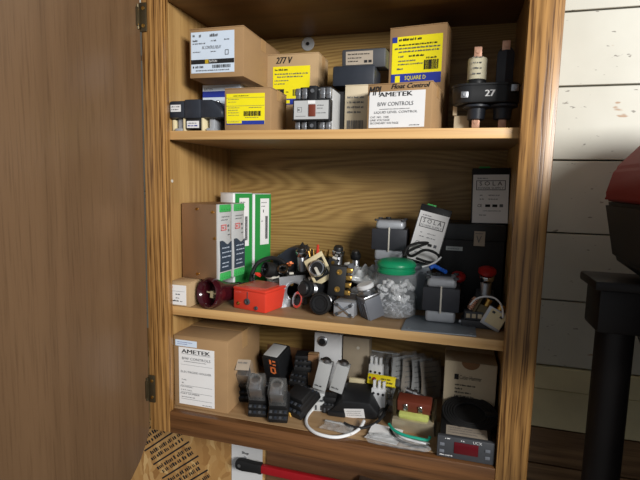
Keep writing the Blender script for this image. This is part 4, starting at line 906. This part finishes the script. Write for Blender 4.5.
for (u, y, z, rot, lab) in ((303, .155, .0, (0, 0, 8), 'lowest black relay socket in the stack left of the white sockets'), (302, .160, .032, (4, 0, -4), 'second black relay socket up in the stack left of the white sockets'), (304, .165, .064, (3, 0, 10), 'topmost black relay socket in the stack left of the white sockets'), (277, .178, .0, (0, 0, 0), 'black relay socket under the black relay with orange marks')):
    socket(lab, (P(u, 380, y=y).x, y, ZR+z+.001), rot)
c = P(281, 371, y=.15)
t = thing('printed_relay', 'black relay with orange marks on its face and grey top', 'relay', (P(279, 371, y=.16).x, .172, ZR+.032), (16, 0, -10))
MB().box(-.022, .020, -.03, .026, 0, .068, .003).build('body', BLK, t)
MB().box(-.020, .014, -.024, .02, .0675, .0695, .0006).build('top_label', LGREY, t)
p = MB(); M = FR(-.003, -.0304, .030)
for (x, y, a, b_) in ((0, 0, .004, .016), (.010, 0, .004, .016), (.0, .012, .014, .004), (.0, .022, .005, .012), (.008, .020, .008, .004), (.008, .029, .008, .004), (.004, -.002, .006, .004)): rect(p, M, x, y, a, b_)
p.build('orange_marks', ORANGE, t)
# white and beige boxes at the back
def face_box(label, u0, u1, vT, y, m, name):
    a = P(u0, (vT+358)/2, y=y).x; b_ = P(u1, (vT+358)/2, y=y).x; h = P((u0+u1)/2, vT, y=y).z-ZR
    t = thing(name, label, 'control box', ((a+b_)/2, y+.02, ZR)); w = b_-a
    MB().box(-w/2, w/2, -.014, .02, 0, h, .002).build('body', m, t); MB().box(-w/2-.0005, w/2+.0005, -.02, -.014, 0.0, h+.001, .002).build('cover', m, t)
    return t, w, h
t, w, h = face_box('white control box with black button, standing against the back of bottom shelf', 314.5, 341.5, 334, .20, WHITE_P, 'button_box')
q = MB(); x = P(322.6, 341, y=.2).x-P(328, 341, y=.2).x; z = P(322.6, 341, y=.2).z-ZR
q.lathe([(.0075, 0), (.0115, 0), (.0115, .003), (.0085, .005), (.0075, .005)], (x, -.02, z), (0, -1, 0), 24); bz = q.build('button_collar', STEEL, t)
MB().lathe([(0, .006), (.006, .006), (.008, .004), (.008, 0)], (x, -.02, z), (0, -1, 0), 20).build('button', BLK, t)
t, w, h = face_box('beige control box with one hole, right of the white control box', 343, 369, 338, .20, BEIGE, 'beige_box')
MB().cyl((.005, -.0205, P(359, 348, y=.2).z-ZR), (.005, -.019, P(359, 348, y=.2).z-ZR), .0035, seg=16).build('hole_plug', OFFW, t)
# two slim modules leaning on white sockets
def module(label, u, v, y, rot):
    t = thing('timer_module', label, 'timer module', P(u, v, y=y), rot, 'slim grey timer modules')
    MB().box(-.014, .014, -.008, .010, 0, .062, .0015).build('case', LGREY, t)
    b = MB(); b.box(-.0142, .0142, .008, .016, .002, .060, .001); b.build('rear_half', DGREY, t)
    b = MB(); b.lathe([(0, .007), (.007, .007), (.0105, .004), (.0105, 0)], (0, .002, .062), (0, 0, 1), 18); b.build('dial', STEEL, t)
    p = MB(); greek(p, FR(0, -.0083, 0), -.011, .007, .020, .0045); p.build('printing', INK, t)
module('slim grey timer module standing left of its twin on a white socket', 319.5, 388, .118, (4, 13, 4))
module('slim grey timer module right of its twin beside the black adapter', 336, 390.5, .116, (4, 14, 4))
def wsocket(name, label, u, v, y, rz, m, w=.034, h=.022, d=.05, cat='socket', zz=0):
    t = thing(name, label, cat, (P(u, v, y=y).x, y, ZR+zz), (0, 0, rz))
    b = MB(); b.box(-w/2, w/2, -d/2, d/2, 0, h*.6, .002); b.box(-w/2, w/2, -d/2+.011, d/2-.011, h*.55, h, .002); b.build('body', m, t)
    for k in range(3):
        x = -w*.32+k*w*.32
        for s_ in (-1, 1):
            q = MB(); q.cyl((x, s_*(d/2-.0055), h*.6-.0005), (x, s_*(d/2-.0055), h*.6+.0012), .0032, seg=10); q.build('terminal', DGREY, t)
        q = MB(); q.box(x-.002, x+.002, -d/2-.0006, -d/2+.002, h*.1, h*.4, .0004); q.build('slot', DGREY, t)
    return t
wsocket('white_socket', 'white terminal socket beneath the left timer module', 317, 392, .120, 12, LGREY, h=.034)
wsocket('dark_socket', 'black round-holed socket beneath the right timer module', 331, 394, .118, 4, BLK_M, w=.026, h=.030)
wsocket('cream_socket', 'cream terminal socket standing upright right of the timer modules', 357.5, 381, .155, -3, CREAM, w=.036, d=.03, h=.058)
c = P(314, 366, y=.165); t = thing('brown_block', 'small brown block behind the left timer module', 'block', (P(314, 366, y=.15).x-.004, .160, ZR), (0, 0, 6)); MB().box(-.011, .011, -.012, .012, 0, P(314, 355, y=.15).z-ZR, .002).build('body', KRAFT_D, t); MB().box(-.0112, .0112, -.004, .004, .02, P(314, 355, y=.15).z-ZR+.0004).build('strip', TAPE, t)
# bagged terminals and sheets on the right of them
def pins(label, u, v, y, zz=0):
    t = thing('pin_header', label, 'connector', (P(u, v, y=y).x, y, ZR+zz), (0, 0, -8))
    MB().box(-.015, .015, -.006, .008, 0, P(u, v-8, y=y).z-ZR-zz, .0015).build('body', WHITE_P, t)
    hh = P(u, v-8, y=y).z-ZR-zz
    for k in range(3): MB().cyl((-.010+k*.010, -.0062, hh*.82), (-.010+k*.010, -.0072, hh*.82), .0026, seg=10).build('hole', BLK, t)
    for k in range(3): MB().box(-.0125+k*.010, -.0075+k*.010, -.004, .004, hh-.001, hh+.016, .001).build('pin', WHITE_P, t)
pins('white pin connector standing inside the clear bag near the back', 376, 372, .17)
pins('white connector just below the yellow tagged module', 379, 396, .125)
bag('wire_bag', 'crumpled clear bag around the white pin connector at the back', (P(381, 388, y=.22).x, .243, ZR+.045), .07, .085, .04, BAG, (62, 0, -4), 5, amp=.009)
for k in range(4):
    t = thing('sheet_bag', ('smoky clear bag of papers leaning at the back, leftmost of four', 'smoky clear bag of papers, second from the left of four', 'smoky clear bag of papers, third from the left of four', 'smoky clear bag of papers, rightmost of four beside the white carton')[k], 'bag', (P(404+k*9.5, 380, y=.2).x, .205+.004*k, ZR), (-8, 7, 52), 'bags of papers at the back of bottom shelf')
    h = .105-.003*k
    MB().sheet(lambda i, j, h=h: Vector(((i-.5)*.075+.003*math.sin(j*5), .004*math.sin(i*7+j*4+k), j*h)), 14, 14).build('film', BAG_D, t)
    MB().sheet(lambda i, j, h=h: Vector(((i-.5)*.066, .0035+.003*math.sin(i*6+j*4+k), .006+j*h*.85)), 8, 8, .0005).build('paper_insert', PAPER_D if k % 2 else LGREY, t)
    p = MB(); M = FR(0, .0005, 0)
    for r_ in range(6): greek(p, M, -.026, .03+r_*.011, .045, .004)
    p.build('printing', INK_G, t)
# yellow module
c = P(382, 387, y=.13); t = thing('yellow_module', 'yellow rectangular module with black print lying in the clutter', 'module', (c.x, .142, c.z-.003), (-28, -1, -6))
MB().box(-.033, .026, -.008, .010, 0, .021, .002).build('case', YELLOW_P, t); MB().box(.025, .035, -.006, .008, .003, .018, .002).build('grey_end', DGREY, t)
p = MB(); M = FR(0, -.0083, 0); greek(p, M, -.004, .011, .020, .0042); greek(p, M, -.007, .0045, .028, .0042); p.build('printing', INK, t)
for x, z, r_ in ((-.018, .010, .0042), (-.027, .012, .0025)): MB().cyl((x, -.0082, z), (x, -.0095, z), r_, seg=14).build('knob', RED_D if r_ > .003 else DGREY, t)
t = thing('metal_fitting', 'silver tube fitting lying below the bags of papers', 'fitting', P(406, 390, y=.135), aim((.9, -.1, -.22)))
MB().lathe([(0, 0), (.006, 0), (.006, .014), (.009, .015), (.009, .022), (.005, .023), (.005, .036), (0, .036)], seg=16).build('tube', STEEL, t); MB().cyl((0, 0, .036), (0, 0, .044), .003, seg=12).build('pin', CHROME, t)
bag('support_bag', 'clear bag of fittings under the yellow module', (P(388, 400, z=ZR).x+.006, .160, ZR), .07, .06, .038, BAG, (0, 0, 5), 12)
# black adapter
c = P(345, 421, z=ZR)
t = thing('power_adapter', 'black box adapter with torn white label and cords on bottom shelf', 'adapter', (c.x+.012, c.y+.046, ZR+.004), (14, -4, 2))
MB().prism([(-.046, 0), (.048, 0), (.052, .012), (.036, .040), (-.020, .042), (-.050, .014)], -.028, .036, .004).build('case', BLK, t)
MB().box(-.052, -.016, -.033, -.020, .001, .016, .003).build('strain_relief', BLK, t)
M = FR(-.016, -.0284, .002) @ Matrix.Rotation(R(4), 4, 'Z')
sticker(t, M, .040, .022, PAPER, [(INK_G, 'g', .08, .72, .8, .08), (INK_G, 'g', .1, .5, .7, .08), (INK_G, 'g', .1, .28, .75, .08)])
zf = ZR+.0035
pt = lambda u, v, k=0: P(u, v, z=zf+k)
cable('white_cable', 'thick white cable looping onto the front edge of the bottom shelf', WHITE_P, [pt(338, 399, .012), pt(328, 401, .006), pt(317, 406), pt(308, 415), pt(306.5, 424), pt(314, 432), pt(327, 436.3), pt(339, 437), pt(352, 433.5), pt(360, 428, .002), pt(364, 421, .006)], .0031)
cable('black_cable', 'black cords coiled in front and right of the black adapter', BLK_RUB, [pt(344, 423, .004), pt(352, 426.5, .003), pt(362, 428, .003), pt(374, 424, .004), pt(383, 416, .010), pt(384, 409, .016), pt(379, 413, .012), pt(380, 419, .006), pt(384, 412, .012), pt(388, 402, .02), pt(380, 397, .03), pt(372, 392, .036)], .0028)
# bags and papers lying in front
bag('small_bag', 'small clear bag lying flat inside the white cable loop', pt(338, 429, -.003), .062, .034, .008, BAG, (0, 0, -6), 21, amp=.002)
t = thing('white_card', 'folded white paper card lying right of the black cords', 'paper', pt(384, 437, -.003), (0, 0, -8)); MB().sheet(lambda i, j: Vector(((i-.5)*.06, (j-.5)*.05, .002+.010*abs(j-.35))), 6, 8, .0006).build('sheet', PAPER, t)
bag('flat_bag', 'long clear bag lying flat at the front edge of the bottom shelf', pt(398, 446, -.002)+Vector((0, .004, 0)), .11, .034, .010, BAG, (0, 0, 0), 23, amp=.003)
# control transformer with brown terminals
c = P(411, 440, z=ZR)
t = thing('terminal_transformer', 'metal framed transformer with brown terminal strip and yellow-green coil', 'transformer', (c.x+.002, c.y+.052, ZR+.0005), (14, 0, -3)); t.scale = (1.14, 1.1, 1.14)
MB().box(-.034, .034, -.020, .022, .006, .026, .0015).build('core', STEEL, t)
b = MB(); b.prism([(-.042, 0), (.042, 0), (.042, .003), (.036, .0035), (.034, .028), (-.034, .028), (-.036, .0035), (-.042, .003)], -.024, .018, .001); b.build('frame', CREAM_C if 0 else mat('zinc_frame', (190, 178, 152), .36, .55, var=.1), t)
MB().box(-.025, .025, -.020, .018, .027, .037, .004).build('coil', VARN, t)
b = MB(); b.box(-.028, .028, -.012, .012, .037, .058, .002); b.build('terminal_strip', TERM_B, t)
for x in (-.013, .011):
    q = MB(); q.box(x-.0035, x+.0035, -.0145, -.011, .041, .047, .0006); q.cyl((x, -.012, .051), (x, -.0155, .051), .0038, seg=12, bev=.0008); q.build('terminal_screw', CHROME, t)
b = MB(); b.box(-.035, -.029, -.016, .018, .027, .062, .001); b.build('side_bracket', ABRONZE, t)
MB().box(.030, .0345, -.016, .018, .027, .050, .001).build('side_bracket', ABRONZE, t)
f_ = lambda u, v, k: P(u, v, z=ZR+k)
cable('green_wire', 'teal green wire curving in front of the brown terminal transformer', TEAL, [f_(389, 424, .020), f_(394, 430, .018), f_(404, 435, .016), f_(416, 438, .014), f_(427, 440, .012), f_(430, 437, .02)], .0027)
cable('black_lead', 'black wire lead under the teal wire in front of the transformer', BLK_RUB, [f_(390, 429, .010), f_(396, 438, .007), f_(408, 444, .006), f_(420, 447, .006), f_(428, 446, .007)], .0024)
cable('white_lead', 'white wire lead between teal and black wires at the transformer', WHITE_P, [f_(393, 429, .013), f_(402, 437, .011), f_(414, 441, .010), f_(426, 444, .009)], .002)
# white carton, coil and meter
x0 = P(443, 395, y=.135).x; x1 = min(P(503, 400, y=.135).x, XR-.006); w = x1-x0; h = P(470, 363, y=.135).z-ZR
t = carton('white_carton', 'off-white carton with thumb notch and black print in right rear corner', ((x0+x1)/2, .20, ZR), 0, w, .13, h, CREAM_C, tape=False)
q = MB(); M = FR(0, -.0652, 0); rect(q, M, -w*.30, h*.72, .008, .011); text(q, 'Cutler-Hammer', M, -w*.20, h*.73, w*.42, .0085); 
for k, ww in enumerate((.30, .12, .26, .30, .26, .16)): greek(q, M, -w*.28, h*(.62-.058*k), w*ww*1.3, .0042)
q.build('printing', INK, t)
q = MB(); n = 14; pts = [(.017*math.cos(math.pi+math.pi*i/n), h+.0002+.014*math.sin(math.pi+math.pi*i/n)) for i in range(n+1)]
q.prism(pts, -.0656, -.0648); q.build('thumb_notch', KRAFT_D, t)
mx = (P(437, 445, y=.008).x+P(494.5, 457, y=.008).x)/2; wM = P(494.5, 457, y=.008).x-P(437, 445, y=.008).x; hM = P(465, 439.5, y=.008).z-ZR
t = thing('panel_meter', 'grey digital panel meter with dark red display on the bottom shelf', 'meter', (mx, .008, ZR+.0005))
MB().box(-wM/2, wM/2, 0, .010, 0, hM, .002).build('bezel', DGREY, t)
MB().box(-wM/2+.004, wM/2-.004, .009, .098, .003, hM-.003, .002).build('case', BLK_M, t)
MB().box(-.019, .021, -.0012, .002, hM*.28, hM*.80, .0008).build('display', RED_L, t)
for x in (-.039, .036):
    for z in (.30, .62): MB().box(x-.0042, x+.0042, -.0016, .001, hM*z-.0028, hM*z+.0028, .001).build('button', GREY_P, t)
q = MB(); M = FR(0, -.0003, 0); text(q, 'UCX', M, .012, hM*.84, .014, .0048); greek(q, M, -.034, hM*.88, .008, .003); greek(q, M, -.008, hM*.86, .008, .003); greek(q, M, -.042, hM*.10, .022, .0032); q.build('printing', INK_W, t)
sticker(t, TP(-wM/2+.014, .012, hM-.0029), wM*.74, .034, PAPER_D, [(INK_G, 'g', .06, .72, .6, .1), (INK_G, 'g', .06, .48, .85, .1), (INK_G, 'g', .06, .22, .7, .1)])
t = thing('cable_coil', 'black coiled cable ring resting on the panel meter case', 'cable coil', (mx+.008, .098, ZR+hM-.002), (14, 0, 0)); t.scale = (1.14, 1.1, 1.2)
b = MB()
for k in range(5):
    for j in range(2): b.lathe([(.026+k*.0042+.0022*math.cos(2*math.pi*i/10), .003+j*.0042+.0022*math.sin(2*math.pi*i/10)) for i in range(11)], seg=40)
b.lathe([(0, .002), (.026, .002), (.026, .005), (0, .005)], seg=32); b.build('windings', BLK_RUB, t); MB().box(.024, .049, -.005, .005, -.0005, .011, .001).build('tie_strap', BLK, t)
# ================================================================== LIGHTS, WORLD, CAMERA
for o in list(bpy.data.objects):
    if o.parent is None: o.location.z += ZO
def area(name, loc, target, sx_, sy_, power, col=(1, 1, 1)):
    l = bpy.data.lights.new(name, 'AREA'); l.shape = 'RECTANGLE'; l.size = sx_; l.size_y = sy_; l.energy = power; l.color = col
    o = bpy.data.objects.new(name, l); COL.objects.link(o); o.location = loc
    o.rotation_euler = (Vector(target)-Vector(loc)).to_track_quat('-Z', 'Y').to_euler()
area('ceiling_lamp', (1.85, -1.55, .74+ZO), (.3, 0, .0+ZO), .9, .4, 74, (1, .98, .95))
wd = bpy.data.worlds.new('world'); SC.world = wd; wd.use_nodes = True
wd.node_tree.nodes['Background'].inputs[0].default_value = (.92, .96, 1, 1); wd.node_tree.nodes['Background'].inputs[1].default_value = .24
cd = bpy.data.cameras.new('camera'); cam = bpy.data.objects.new('camera', cd); COL.objects.link(cam)
cd.sensor_width = 36; cd.lens = FPX/640*36; cd.clip_start = .01
cam.matrix_world = Matrix.Translation(CAM+Vector((0, 0, ZO))) @ Matrix((CR, CU, -CF)).transposed().to_4x4()
SC.camera = cam
SC.view_settings.view_transform = 'Standard'; SC.view_settings.look = 'None'; SC.view_settings.exposure = 0
